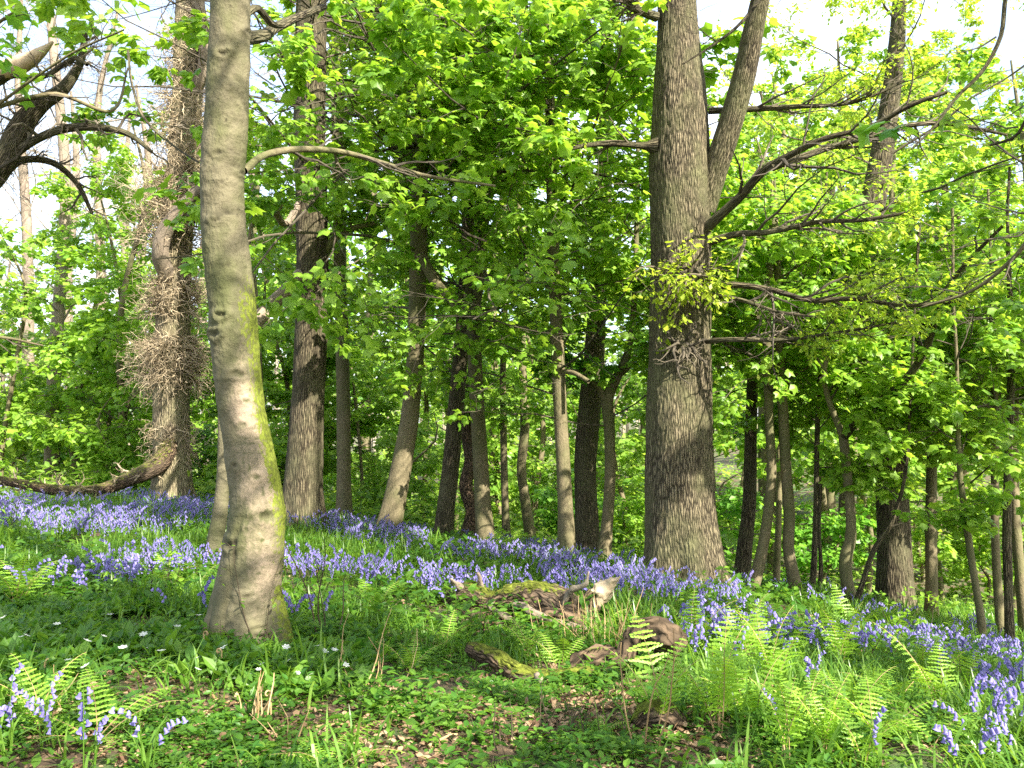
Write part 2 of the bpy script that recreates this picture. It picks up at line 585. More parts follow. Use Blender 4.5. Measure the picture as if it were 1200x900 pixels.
LT = [leaf_template(k) for k in range(3)]
LT_OAK = (np.array([(0, 0, 0), (.27, .6, -.05), (0, 1, -.12), (-.27, .6, -.05)], float), np.array([(0, 1, 2), (0, 2, 3)]))


def frames(axis, nrm):
    y = norm(axis)
    z = norm(nrm - y * (y * nrm).sum(-1, keepdims=True))
    x = np.cross(y, z)
    return np.stack([x, y, z], -1)          # columns


def put(mb, tpl, pos, M, size, v, mat=0, bk=None):
    tV, tF = tpl
    if len(pos) == 0:
        return
    V = np.einsum('nij,tj->nti', M, tV) * np.asarray(size)[:, None, None] + pos[:, None, :]
    F = (tF[None] + (np.arange(len(pos)) * len(tV))[:, None, None]).reshape(-1, tF.shape[1])
    mb.add(V.reshape(-1, 3), F, mat, np.repeat(v, len(tV)) if not np.isscalar(v) else v)


def rotz(a):
    c, s = np.cos(a), np.sin(a)
    o, z = np.ones_like(a), np.zeros_like(a)
    return np.stack([np.stack([c, -s, z], -1), np.stack([s, c, z], -1), np.stack([z, z, o], -1)], -2)


def grow(st, d, ln, K, wander, up=0.0):
    N = len(st)
    P = np.empty((N, K, 3))
    P[:, 0] = st
    d = norm(d)
    up = np.broadcast_to(np.asarray(up, float), (N,))
    step = (np.asarray(ln) / (K - 1))[:, None]
    for k in range(1, K):
        d = d + wander * RS.normal(size=(N, 3))
        d[:, 2] += up
        d = norm(d)
        P[:, k] = P[:, k - 1] + d * step
    return P


def spawn(P, R, n, t0, t1, ang, lr, flat=0.6, lmin=0.0):
    N, K, _ = P.shape
    t = (np.arange(n)[None] + uni(0, 1, (N, n))) / n * (t1 - t0) + t0
    f = t * (K - 1)
    i = np.clip(f.astype(int), 0, K - 2)
    w = (f - i)[..., None]
    r = np.arange(N)[:, None]
    st = P[r, i] * (1 - w) + P[r, i + 1] * w
    tg = norm(P[r, i + 1] - P[r, i])
    side = RS.normal(size=(N, n, 3))
    side = norm(side - tg * (side * tg).sum(-1, keepdims=True))
    side[..., 2] *= (1 - flat)
    side = norm(side)
    a = np.radians(ang) * uni(.65, 1.3, (N, n))[..., None]
    d = norm(np.cos(a) * tg + np.sin(a) * side)
    pl = np.linalg.norm(np.diff(P, axis=1), axis=-1).sum(1)[:, None]
    ln = np.maximum(lr * pl * (1 - .55 * t) * uni(.6, 1.25, (N, n)), lmin)
    r0 = (R[r, i] * (1 - w[..., 0]) + R[r, i + 1] * w[..., 0]) * uni(.4, .65, (N, n))
    return st.reshape(-1, 3), d.reshape(-1, 3), ln.ravel(), r0.ravel()


def taper(r0, K, end=0.25):
    return r0[:, None] * np.linspace(1, end, K)[None]


def leaves_on(mb, P, n, size, lod, mat, droop=0.4, upw=1.0, tpl=None, t0=0.25, density=None, spread=0.06, gap=True):
    """n leaves per twig"""
    N, K, _ = P.shape
    if N == 0:
        return
    t = t0 + (1 - t0) * uni(0, 1.0, (N, n)) ** .6
    f = t * (K - 1)
    i = np.clip(f.astype(int), 0, K - 2)
    w = (f - i)[..., None]
    r = np.arange(N)[:, None]
    pos = (P[r, i] * (1 - w) + P[r, i + 1] * w).reshape(-1, 3)
    tg = norm(P[r, i + 1] - P[r, i]).reshape(-1, 3)
    M = len(pos)
    ax = tg * .6 + RS.normal(size=(M, 3)) * np.array([.8, .8, .25])
    ax[:, 2] -= droop
    ax = norm(ax)
    nr = RS.normal(size=(M, 3)) * .45 + np.array([0, 0, upw]) + SUN * .35
    pos = pos + ax * uni(0.2, 1.0, (M, 1)) * spread + RS.normal(size=(M, 3)) * spread * .4
    v = np.clip(RS.normal(.5, .25, M) + .25 * vnoise(pos * 1.3), 0, 1)
    keep = np.ones(M, bool)
    if gap:
        keep &= ~sunlit(pos)
        # most leaves above the view are dropped to let sun into the crowns
        hx, hy, hf = project(pos)
        keep &= ~((hf > 6.5) & (hy < -20) & (uni(0, 1, M) < .85))
    if density is not None:
        keep &= uni(0, 1, M) < density(pos)
    pos, ax, nr, v = pos[keep], ax[keep], nr[keep], v[keep]
    put(mb, tpl or LT[lod], pos, frames(ax, nr), size * np.clip(RS.normal(.95, .26, len(pos)), .4, 1.5), v, mat)


# ------------------------------------------------------------------ trunks
def stem_mesh(name, rows, mat, parent, origin, kind='syc', S=20, ring=0.06, flare=0.0, mossf=None, seed=0.0, cap=False, z0=None, wearf=None):
    """rows: (x,y,z,r) control points -> one bark-covered limb"""
    rows = np.asarray(rows, float)
    L = np.linalg.norm(np.diff(rows[:, :3], axis=0), axis=1).sum()
    n = max(6, int(L / ring))
    q = catmull(rows, n)
    P, R = q[None, :, :3], np.maximum(q[None, :, 3], 0.002)
    V, F, bk, D, Ls = tubes(P, R, S, ref=np.array([0.37, -0.93, 0.05]) if abs(norm(rows[-1, :3] - rows[0, :3])[2]) > .6 else np.array([0.1, 0.2, 1.0]))
    s = np.broadcast_to(Ls[0][:, None], (n, S))
    th = np.broadcast_to(np.arange(S) * 2 * PI / S, (n, S))
    r = R[0][:, None]
    rm = float(R.max())
    c3 = np.stack([np.cos(th) * rm, np.sin(th) * rm, s], -1) + seed
    if kind == 'oak':
        k1 = 1 - np.abs(fbm(c3 * np.array([30, 30, 6.5]) + .8 * fbm(c3 * 5, 2)[..., None], 3))
        d = rm * (.036 * (k1 - .75) * 2 + .06 * fbm(c3 * np.array([4, 4, 1.5]), 2))
    elif kind == 'beech':
        wr = vnoise(c3 * np.array([3.0, 3.0, 16])) * np.clip(vnoise(c3 * np.array([2, 2, 2.2])) + .35, 0, 1)
        d = rm * (.075 * fbm(c3 * np.array([4.5, 4.5, 2.6]), 3) + .022 * wr)
    else:
        d = rm * (.06 * fbm(c3 * np.array([5, 5, 2]), 3) + .03 * fbm(c3 * np.array([22, 22, 9]), 2))
    d = d * np.clip(r / rm, 0, 1)
    if flare:
        fl = np.exp(-s / flare)
        lob = .55 + .45 * np.cos(th * 5 + seed * 3 + 1.2 * np.sin(th * 2 + seed)) + .2 * np.cos(3 * th + seed)
        d = d + r * (.72 if kind != 'beech' else .42) * fl * lob
    V = V[0] + D[0] * d[..., None]
    moss = 0.0
    if mossf is not None:
        moss = mossf(V.reshape(-1, 3), D[0].reshape(-1, 3), s.ravel())
    wear = .5
    if wearf is not None:
        off, wear = wearf(V.reshape(-1, 3), D[0].reshape(-1, 3), s.ravel())
        V = V.reshape(-1, 3) + D[0].reshape(-1, 3) * off[:, None]
    mb = MB()
    V = V.reshape(-1, 3)
    bkf = bk.reshape(-1, 3) + seed
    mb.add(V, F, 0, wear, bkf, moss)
    if cap:
        mb.F.append((np.arange(S)[None] + (n - 1) * S, 0))
        mb.F.append((np.arange(S)[None][:, ::-1], 0))
    return mb.build(name, [mat], parent, origin=origin), q


def rows_px(path, extend=None):
    """path of (px,py,d,w) -> (x,y,z,r)"""
    out = []
    for px, py, d, w in path:
        out.append([*pix(px, py, d), w * .5 * d / FPX])
    if extend is not None:
        p = np.array(out)
        dv = norm(p[-1, :3] - p[-2, :3])
        top = extend
        z = p[-1, 2]
        r = p[-1, 3]
        k = 4
        for j in range(1, k + 1):
            zz = z + (top - z) * j / k
            d2 = norm(dv * .5 + np.array([uni(-.08, .08), uni(-.08, .08), 1.0]))
            prev = np.array(out[-1][:3])
            out.append([*(prev + d2 * (zz - prev[2]) / max(d2[2], .3)), max(r * (1 - .8 * j / k), .015)])
    return np.array(out)


def crown(name, parent, origin, q, spec):
    """branches, twigs and leaves grown from the stem q"""
    z0, z1, nb = spec['z0'], spec['z1'], spec['nb']
    zb = q[0, 2]
    mb = MB()
    zz = (np.arange(nb) + uni(0, 1, nb)) / nb * (z1 - z0) + z0 + zb
    zz = np.minimum(zz, q[:, 2].max() - .1)
    st = np.stack([np.interp(zz, q[:, 2], q[:, k]) for k in range(4)], 1)
    az = np.arange(nb) * 2.39996 + uni(0, 6.28) + uni(-.5, .5, nb)
    if 'az' in spec:
        a0, a1 = spec['az']
        az = np.radians(uni(a0, a1, nb))
    e = np.radians(uni(*spec.get('el', (0, 40)), nb))
    d = np.stack([np.cos(az) * np.cos(e), np.sin(az) * np.cos(e), np.sin(e)], 1)
    h = np.clip((zz - zb - z0) / max(z1 - z0, .1), 0, 1)
    ln = spec['L'] * (1 - spec.get('tap', .45) * h) * uni(.6, 1.2, nb)
    r0 = np.minimum(st[:, 3] * .5, .005 + .0042 * ln)
    B = grow(st[:, :3], d, ln, 9, spec.get('wander', .13), spec.get('up', .0))
    BR = taper(r0, 9, .25)
    tm = spec.get('twigmat', TWIG)
    lod = spec.get('lod', 1)
    add_tubes(mb, B, BR, 6 if lod < 2 else 4, 1, uni(0, .7, nb))
    s2 = spawn(B, BR, spec.get('n2', 6), .15, 1.0, 50, spec.get('l2', .5), .75, .3)
    B2 = grow(s2[0], s2[1], s2[2], 6, .14, spec.get('up2', -.02))
    R2 = taper(np.maximum(s2[3], .003), 6, .3)
    add_tubes(mb, B2, R2, 4 if lod < 2 else 3, 1, uni(0, .7, len(B2)))
    s3 = spawn(B2, R2, spec.get('n3', 5), .1, 1.0, 50, .5, .75, .18)
    B3 = grow(s3[0], s3[1], np.minimum(s3[2], .7), 4, .15, -.03)
    if lod < 2:
        add_tubes(mb, B3, taper(np.full(len(B3), .0028), 4, .4), 3, 1, uni(0, .7, len(B3)))
    B3 = np.concatenate([B3, B2[:, 2:]])
    if spec.get('n', 7):
        leaves_on(mb, B3, spec.get('n', 7), spec.get('size', .1), lod, 0, tpl=spec.get('tpl'), spread=spec.get('spread', .07),
                  density=spec.get('density'), gap=spec.get('gap', True), t0=.1)
    return mb.build("crown", [spec.get('mat', LEAF), tm], parent, smooth=False, origin=origin)


NTREE = [0]


def tree(name, label, path, top, kind='syc', mat=SYC, S=20, flare=.25, ring=.06, mossf=None, cr=None, limbs=(), group=None, cat='tree', rows=None, wearf=None):
    NTREE[0] += 1
    RS.seed(4000 + NTREE[0])
    q0 = rows if rows is not None else rows_px(path, top)
    # bury the foot a little
    q0 = np.array(q0, float)
    gz = ground(q0[0, 0], q0[0, 1])[0]
    foot = q0[0].copy()
    foot[2] = min(gz, foot[2]) - .12
    q0 = np.concatenate([[foot], q0]) if q0[0, 2] - foot[2] > .03 else q0
    base = np.array([foot[0], foot[1], foot[2] + .12])
    root = empty(name, base)
    tag(root, label, cat, group)
    o, q = stem_mesh("trunk", q0, mat, root, base, kind, S, ring, flare, mossf, seed=NTREE[0] * 1.7, wearf=wearf)
    for lb in limbs:
        lrows = lb.get('rows') if 'rows' in lb else rows_px(lb['p'])
        lm, ql = stem_mesh(lb.get('name', 'branch'), lrows, lb.get('mat', mat), root, base, lb.get('kind', 'syc'),
                           lb.get('S', 10), .05, 0, lb.get('mossf'), seed=NTREE[0] * 1.3 + len(lrows), cap=lb.get('cap', False))
        if lb.get('label'):
            lm['label'] = lb['label']
        if lb.get('tw'):
            mb = MB()
            tw = lb['tw']
            k = 12
            qs = catmull(ql, k)
            Pq, Rq = qs[None, :, :3], qs[None, :, 3]
            s2 = spawn(Pq, np.maximum(Rq, .004), tw.get('n2', 8), tw.get('t0', .2), 1, 45, tw.get('l2', .3), tw.get('flat', .5), .25)
            B2 = grow(s2[0], s2[1], s2[2], 7, tw.get('wander', .18), tw.get('up', .02))
            R2 = taper(np.clip(s2[3], .003, .02), 7, .25)
            add_tubes(mb, B2, R2, 5, 1, uni(0, .8, len(B2)))
            s3 = spawn(B2, R2, tw.get('n3', 5), .15, 1, 48, .5, tw.get('flat', .5), .15)
            B3 = grow(s3[0], s3[1], s3[2], 5, tw.get('wander', .18), 0)
            add_tubes(mb, B3, taper(np.maximum(s3[3], .002), 5, .3), 3, 1, uni(0, .8, len(B3)))
            if tw.get('n4'):
                s4 = spawn(B3, taper(np.maximum(s3[3], .002), 5, .3), tw['n4'], .2, 1, 45, .6, .3, .1)
                B4 = grow(s4[0], s4[1], s4[2], 4, .2, 0)
                add_tubes(mb, B4, taper(np.full(len(B4), .0018), 4, .5), 3, 1, uni(0, .8, len(B4)))
            if tw.get('n'):
                leaves_on(mb, np.concatenate([B3, B2[:, 2:]]) if B3.shape[1] == B2[:, 2:].shape[1] else B3, tw['n'], tw.get('size', .1), tw.get('lod', 1), 0,
                          tpl=tw.get('tpl'), spread=tw.get('spread', .06), t0=.1, gap=tw.get('gap', True))
            nm = 'foliage' if tw.get('n') else 'crown'  # without leaves this is only the limb's bare twigs
            mb.build(nm, [tw.get('mat', LEAF), tw.get('twigmat', TWIG)], root, smooth=False, origin=base)
    if cr:
        for c in (cr if isinstance(cr, (list, tuple)) else [cr]):
            crown("crown", root, base, q, c)
    return root, q, base


def oakleaf(**k):
    d = dict(size=.045, tpl=LT_OAK, mat=LEAF_Y, lod=1, spread=.045)
    d.update(k)
    return d



# ================================================================== THE TREES
# ---- smooth leaning beech in front
def beech_moss(V, D, s):
    m = .95 * np.clip(D[:, 0] * 1.5 - .55, 0, 1) * np.exp(-((s - 1.25) / .8) ** 2)
    m += .55 * np.clip(D[:, 0] + .3, 0, 1) * np.exp(-((s - 2.05) / .25) ** 2) * .8
    m += .3 * np.exp(-(s / .25) ** 2) * np.clip(D[:, 0] * .8 + .3, 0, 1)
    m += .2 * np.clip(fbm(V * 3, 3), 0, 1)
    return m


def beech_wear(V, D, s):
    off = np.zeros(len(V))
    w = np.full(len(V), .5)
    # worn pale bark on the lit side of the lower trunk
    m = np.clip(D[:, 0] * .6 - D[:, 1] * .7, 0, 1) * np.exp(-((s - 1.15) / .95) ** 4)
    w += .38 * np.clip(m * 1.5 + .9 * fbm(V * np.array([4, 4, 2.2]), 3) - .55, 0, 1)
    # branch scars and knots: (photo x, photo y, half width m, depth)
    for px, py, r, a in [(259, 60, .035, .02), (287, 25, .03, .018), (254, 178, .03, .014), (266, 98, .022, .012), (278, 195, .025, .012), (250, 258, .03, .015), (280, 240, .025, .014),
                         (257, 212, .02, .01), (258, 370, .034, .022), (250, 392, .04, .025), (286, 470, .018, .016), (276, 437, .04, .018), (300, 560, .03, .014), (312, 606, .05, .022),
                         (266, 310, .016, .01), (297, 330, .02, .01), (275, 545, .03, .012), (268, 640, .05, .02), (315, 520, .03, .016), (290, 700, .04, .014), (283, 498, .03, .01), (308, 742, .03, -.03), (262, 140, .018, .01)]:
        c = pix(px, py, 5.05)
        dx, dz = V[:, 0] - c[0], V[:, 2] - c[2]
        q = np.sqrt((dx / 1.25) ** 2 + (dz * 1.5 + .4 * np.abs(dx) * (1 if py % 2 else -1)) ** 2) / r
        q = np.where(D[:, 1] < .15, q + .35 * vnoise(V * 40), 9)
        off += .55 * a * (np.exp(-(q - 1.1) ** 2 * 3) - .9 * np.exp(-q ** 2 * 3.5))
        w -= (.12 + .3 * _h(np.int64(px), np.int64(py), 3)) * np.exp(-q ** 2 * 2.6)
    # long torn seam on the left of the foot
    seam = np.abs(V[:, 0] - np.interp(V[:, 2], [pix(0, 740, 5.05)[2], pix(0, 640, 5.05)[2], pix(0, 585, 5.05)[2]], [pix(262, 740, 5.05)[0], pix(275, 640, 5.05)[0], pix(288, 585, 5.05)[0]]) + .02 * vnoise(V * 14))
    k = np.exp(-(seam / .014) ** 2) * np.clip((1.0 - s) * 3, 0, 1) * (D[:, 1] < .2)
    off -= .014 * k
    w -= .3 * k * np.clip(.6 + vnoise(V * 9), 0, 1)
    # wrinkles round the stem
    off += .0035 * np.abs(vnoise(V * np.array([2.2, 2.2, 30]))) * np.clip(vnoise(V * 2.5) * 2, 0, 1)
    vn = vnoise(V * np.array([1.6, 1.6, 22]) + 40)
    ln_ = np.exp(-(vn / .07) ** 2) * np.clip(vnoise(V * np.array([5, 5, 3]) + 9) * 2.2 - .1, 0, 1)
    off -= .004 * ln_
    w -= .26 * ln_
    w -= .3 * np.clip(vnoise(V * 55) - .62, 0, 1) * 3
    off += .006 * fbm(V * 22, 3)
    return off, np.clip(w, 0, 1)


beech_path = [(285, 756, 5.2, 86), (288, 700, 5.2, 74), (298, 640, 5.2, 66), (301, 585, 5.2, 60), (291, 525, 5.2, 55), (280, 460, 5.2, 53),
              (275, 400, 5.2, 55), (271, 345, 5.2, 54), (266, 300, 5.2, 53), (262, 250, 5.2, 50), (261, 200, 5.2, 51), (265, 150, 5.2, 52),
              (267, 90, 5.2, 50), (269, 40, 5.2, 47), (270, -10, 5.2, 46), (268, -120, 5.2, 42)]
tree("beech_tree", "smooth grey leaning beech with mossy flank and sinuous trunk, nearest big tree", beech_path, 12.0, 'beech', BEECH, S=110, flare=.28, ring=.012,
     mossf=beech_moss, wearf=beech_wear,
     limbs=[dict(p=[(304, 645, 5.22, 22), (311, 690, 5.2, 34), (319, 728, 5.18, 38), (330, 764, 5.16, 36)], mat=BEECH, name='root', S=18, mossf=lambda V, D, s: .22 + .5 * np.clip(D[:, 0], 0, 1)),
            dict(p=[(272, 680, 5.2, 18), (258, 715, 5.15, 24), (243, 748, 5.1, 26), (232, 768, 5.05, 18)], mat=BEECH, name='root', S=18),
            dict(p=[(286, 200, 5.25, 9), (310, 182, 5.5, 8.5), (350, 175, 5.8, 8), (400, 178, 6.2, 7), (445, 190, 6.6, 6), (500, 206, 7.0, 4.5), (580, 218, 7.4, 3)],
                 mat=SYC, tw=dict(n2=11, n3=5, n=4, l2=.28, size=.085, lod=0, up=.03, flat=.7)),
            dict(p=[(285, 45, 5.3, 17), (308, 42, 5.6, 15), (322, 33, 5.9, 12), (345, 22, 6.3, 10), (380, 8, 6.8, 8)], mat=OAKD),
            dict(p=[(285, 18, 5.3, 10), (303, 10, 5.5, 9), (318, 28, 5.6, 8), (330, 30, 5.7, 6)], mat=OAKD)],
     cr=[dict(z0=6.6, z1=11.5, nb=9, L=3.4, el=(5, 35), n=5, size=.15, lod=2, az=(120, 330))])

tree("beech_tree", "slender grey trunk standing close behind the leaning beech",
     [(252, 640, 8.5, 19), (258, 600, 8.5, 17), (262, 550, 8.5, 15), (262, 480, 8.5, 13), (262, 400, 8.5, 12), (266, 250, 8.6, 11), (266, 80, 8.6, 10)], 9.5, 'beech', BEECH, S=18,
     cr=[dict(z0=5.3, z1=9.2, nb=8, L=2.2, n=5, lod=2, size=.15)])

# ---- ivy clad old oak on the left
ivy_path = [(203, 600, 14, 50), (202, 570, 14, 43), (201, 500, 14, 41), (201, 430, 14, 40), (203, 360, 14, 38), (206, 290, 14, 36), (213, 210, 14, 36), (219, 120, 14, 34), (222, 40, 14, 33), (224, -40, 14, 31)]
ivy_root, ivy_q, ivy_base = tree("oak_tree", "old oak wrapped in bunches of dead ivy with a low mossy bough", ivy_path, 13, 'oak', OAKI, S=48, flare=.3, ring=.05,
     mossf=lambda V, D, s: .22 * np.clip(D[:, 0] + .4, 0, 1) * np.clip(1 - s / 3, 0, 1),
     limbs=[dict(p=[(206, 498, 14.0, 20), (200, 520, 13.85, 23), (184, 545, 13.6, 22), (150, 562, 13.4, 17), (112, 575, 13.2, 14), (70, 575, 13.0, 13), (30, 568, 12.9, 11), (-40, 556, 12.8, 9)], mat=LOGB,
                 name="bough", label="low mossy bough drooping to the left", mossf=lambda V, D, s: .42 * np.clip(D[:, 2] + .5, 0, 1) + .1,
                 tw=dict(n2=34, n3=6, n=0, l2=.13, t0=0, wander=.35, twigmat=IVY, flat=.1)),
            dict(p=[(200, 330, 13.9, 20), (188, 300, 13.6, 20), (193, 272, 13.5, 19), (212, 245, 13.4, 16), (235, 222, 13.3, 13), (262, 200, 13.2, 10)], mat=PALE, tw=dict(n2=4, n3=3, n=0, l2=.3, twigmat=TWIGP)),
            dict(p=[(218, 120, 14, 18), (236, 90, 13.8, 15), (240, 50, 13.7, 13), (234, 0, 13.6, 12), (238, -50, 13.6, 9)], mat=PALE, tw=dict(n2=6, n3=4, n=0, l2=.3, twigmat=TWIGP))],
     cr=[dict(z0=3.6, z1=8.0, nb=16, L=1.9, el=(0, 45), n=0, n2=7, n3=5, twigmat=TWIGP, lod=1), dict(z0=7.5, z1=12.5, nb=8, L=2.4, n=2, lod=2, size=.12)])
for (py0, py1, n, ln, sag) in [(325, 370, 420, .5, .0), (395, 450, 620, .6, -.05), (190, 290, 620, .75, .07), (30, 180, 520, .6, .07), (495, 545, 160, .3, -.1)]:
    za, zb_ = pix(200, py1, 14)[2], pix(200, py0, 14)[2]
    z = uni(za, zb_, n)
    c = np.stack([np.interp(z, ivy_q[:, 2], ivy_q[:, k]) for k in range(4)], 1)
    a = uni(0, 2 * PI, n)
    out_ = np.stack([np.cos(a), np.sin(a), np.zeros(n)], 1)
    st = c[:, :3] + out_ * c[:, 3:4] * .95
    P = grow(st, out_ + RS.normal(size=(n, 3)) * .7 + np.array([0, 0, -.2]), ln * uni(.4, 1.2, n), 7, .38, sag)
    mb = MB()
    add_tubes(mb, P, taper(uni(.004, .010, n), 7, .3), 3, 0, uni(0, 1, n))
    s2 = spawn(P, taper(np.full(n, .008), 7, .4), 3, .2, 1, 60, .5, .2, .12)
    P2 = grow(s2[0], s2[1], s2[2], 5, .4, sag)
    add_tubes(mb, P2, taper(np.full(len(P2), .0045), 5, .4), 3, 0, uni(0, 1, len(P2)))
    mb.build("ivy_clump", [IVY], ivy_root, smooth=False, origin=ivy_base)

# ---- straight rough trunk right of the beech
tree("sycamore_tree", "straight rough brown trunk just right of the leaning beech, with a broken bough",
     [(356, 622, 11, 54), (355, 590, 11, 46), (357, 540, 11, 42), (362, 450, 11, 38), (366, 350, 11, 37), (365, 250, 11, 37), (363, 150, 11, 37), (364, 60, 11, 36), (365, -20, 11, 35)], 14, 'oak', OAKD, S=36, flare=.3, ring=.05,
     limbs=[dict(p=[(352, 322, 10.9, 16), (336, 340, 10.6, 17), (318, 358, 10.3, 18), (300, 378, 10.0, 17), (284, 402, 9.8, 15)], mat=PALE, label="pale broken bough without bark", cap=True),
            dict(p=[(378, 300, 11, 10), (392, 280, 11, 9), (412, 268, 11, 7), (440, 262, 11, 5)], mat=SYC, tw=dict(n2=6, n3=4, n=6, l2=.5)),
            dict(p=[(350, 240, 10.9, 9), (332, 262, 10.4, 8), (312, 235, 10.2, 7), (296, 262, 10.1, 5), (290, 300, 10.1, 4)], mat=PALE, tw=dict(n2=7, n3=4, n=0, l2=.3, twigmat=TWIGP))],
     cr=[dict(z0=4.4, z1=7.8, nb=10, L=3.4, n=10, az=(-100, 20), el=(0, 25), tap=.2, size=.115), dict(z0=4.2, z1=7.6, nb=14, L=2.7, n=8, el=(0, 30)), dict(z0=7.6, z1=13, nb=8, L=2.6, n=3, lod=2, size=.15)])

SY = dict(el=(0, 35))
tree("sycamore_tree", "thin straight trunk right of the straight rough brown trunk",
     [(403, 622, 14, 20), (403, 560, 14, 17), (402, 450, 14, 16), (399, 330, 14, 15), (397, 200, 14, 15), (395, 60, 14, 14)], 12, 'syc', SYC, S=16,
     cr=[dict(z0=5.0, z1=8.5, nb=12, L=4.4, n=10, az=(-110, -10), el=(-5, 20), tap=.2, n3=6, size=.115), dict(z0=3.3, z1=9, nb=20, L=2.5, n=5, size=.11)])
tree("sycamore_tree", "leaning sycamore with a pale broken stub at its foot",
     [(452, 640, 11.5, 32), (457, 610, 11.5, 28), (466, 570, 11.5, 25), (480, 490, 11.5, 21), (487, 410, 11.5, 20), (490, 310, 11.5, 20), (492, 200, 11.5, 19), (494, 80, 11.5, 18), (496, -20, 11.5, 17)], 13, 'syc', SYC, S=24,
     limbs=[dict(p=[(458, 640, 11.3, 7), (463, 634, 11.1, 9), (466, 627, 11.0, 6)], mat=RAWWOOD, name="broken_stub", cap=True),
            dict(p=[(494, 300, 11.4, 13), (510, 330, 11.2, 12), (528, 350, 11.0, 10), (545, 372, 10.8, 8)], mat=SYC),
            dict(p=[(484, 110, 11.4, 8), (530, 100, 11, 7), (560, 85, 10.5, 6), (620, 60, 10, 5)], mat=SYC, tw=dict(n2=10, n3=6, n=9, l2=.5, lod=1, size=.1))],
     cr=[dict(z0=3.9, z1=8, nb=18, L=4.4, n=10, size=.115, n3=6, mat=LEAF, az=(-155, -20), el=(-8, 22), tap=.2), dict(z0=2.8, z1=8, nb=20, L=2.7, n=5, size=.11, mat=LEAF), dict(z0=8, z1=12.5, nb=7, L=2.4, n=3, lod=2, size=.15)])
tree("sycamore_tree", "dark trunk with rough bark standing left of the red barked twisted stem",
     [(518, 645, 13.5, 24), (522, 600, 13.5, 21), (528, 550, 13.5, 20), (534, 480, 13.5, 19), (541, 400, 13.5, 17), (548, 280, 13.5, 16), (552, 100, 13.5, 14)], 11, 'syc', OAKD, S=20,
     cr=[dict(z0=3.0, z1=10, nb=20, L=2.6, n=5, mat=LEAF)])
tree("yew_tree", "red barked twisted stem between two straighter grey trunks",
     [(548, 632, 15, 18), (553, 600, 15, 15), (546, 570, 15, 16), (551, 540, 15, 14), (546, 500, 15, 12), (552, 440, 15, 9)], 6, 'syc', LOGB, S=14,
     cr=[dict(z0=2.2, z1=5.5, nb=10, L=1.6, n=5, mat=LEAF)])
tree("sycamore_tree", "forked grey sycamore in the middle with a sunlit foot",
     [(572, 652, 12.5, 25), (567, 610, 12.5, 20), (563, 540, 12.5, 18), (558, 450, 12.5, 17), (554, 370, 12.5, 16), (550, 300, 12.5, 15), (548, 200, 12.5, 13), (545, 60, 12.5, 11)], 12, 'syc', SYC, S=20,
     limbs=[dict(p=[(555, 372, 12.4, 12), (562, 330, 12.3, 12), (566, 280, 12.2, 11), (575, 200, 12.1, 9), (580, 100, 12, 8)], mat=SYC, tw=dict(n2=10, n3=6, n=8, l2=.35)),
            dict(p=[(548, 360, 12.4, 9), (530, 345, 12.3, 9), (512, 325, 12.2, 8), (500, 310, 12.1, 6)], mat=SYC)],
     cr=[dict(z0=4.2, z1=8, nb=15, L=4.6, n=10, size=.115, n3=6, mat=LEAF, az=(-140, -30), el=(-8, 22), tap=.2), dict(z0=2.4, z1=8, nb=22, L=2.6, n=5, mat=LEAF)])
tree("sycamore_tree", "pole-thin young trunk between the forked sycamore and a slim bent trunk",
     [(594, 640, 15, 10), (592, 590, 15, 9), (590, 500, 15, 8), (590, 400, 15, 7)], 8, 'syc', SYC, S=10,
     cr=[dict(z0=2.4, z1=7.5, nb=16, L=1.6, n=5, mat=LEAF)])
tree("sycamore_tree", "slim bent trunk in the middle distance with a wavy outline",
     [(622, 635, 16, 14), (616, 590, 16, 12), (611, 550, 16, 11), (615, 500, 16, 11), (612, 420, 16, 9)], 9, 'syc', SYC, S=12,
     cr=[dict(z0=2.4, z1=8.5, nb=16, L=2.0, n=5, mat=LEAF)])
tree("sycamore_tree", "upright smooth trunk left of the dark two-stemmed pair",
     [(665, 668, 11, 23), (664, 630, 11, 20), (661, 560, 11, 17), (656, 470, 11, 16), (652, 380, 11, 15), (648, 280, 11, 14), (645, 150, 11, 12), (642, 0, 11, 10)], 11, 'syc', SYC, S=20,
     limbs=[dict(p=[(656, 435, 11, 6), (672, 437, 10.8, 6), (690, 447, 10.6, 5)], mat=SYC)],
     cr=[dict(z0=3.4, z1=7.5, nb=15, L=3.6, n=10, size=.115, n3=6, mat=LEAF, az=(-150, -30), el=(-8, 22), tap=.2), dict(z0=2.2, z1=8, nb=24, L=2.5, n=5, mat=LEAF)])
tree("oak_tree", "thick dark rough trunk directly behind a slimmer forked stem",
     [(691, 668, 13, 32), (688, 620, 13, 27), (686, 550, 13, 26), (690, 490, 13, 26), (696, 420, 13, 24), (700, 360, 13, 21), (706, 250, 13, 19), (712, 80, 13, 16)], 12, 'oak', OAKD, S=22,
     cr=[dict(z0=3.6, z1=11, nb=18, L=3.0, n=5, mat=LEAF)])
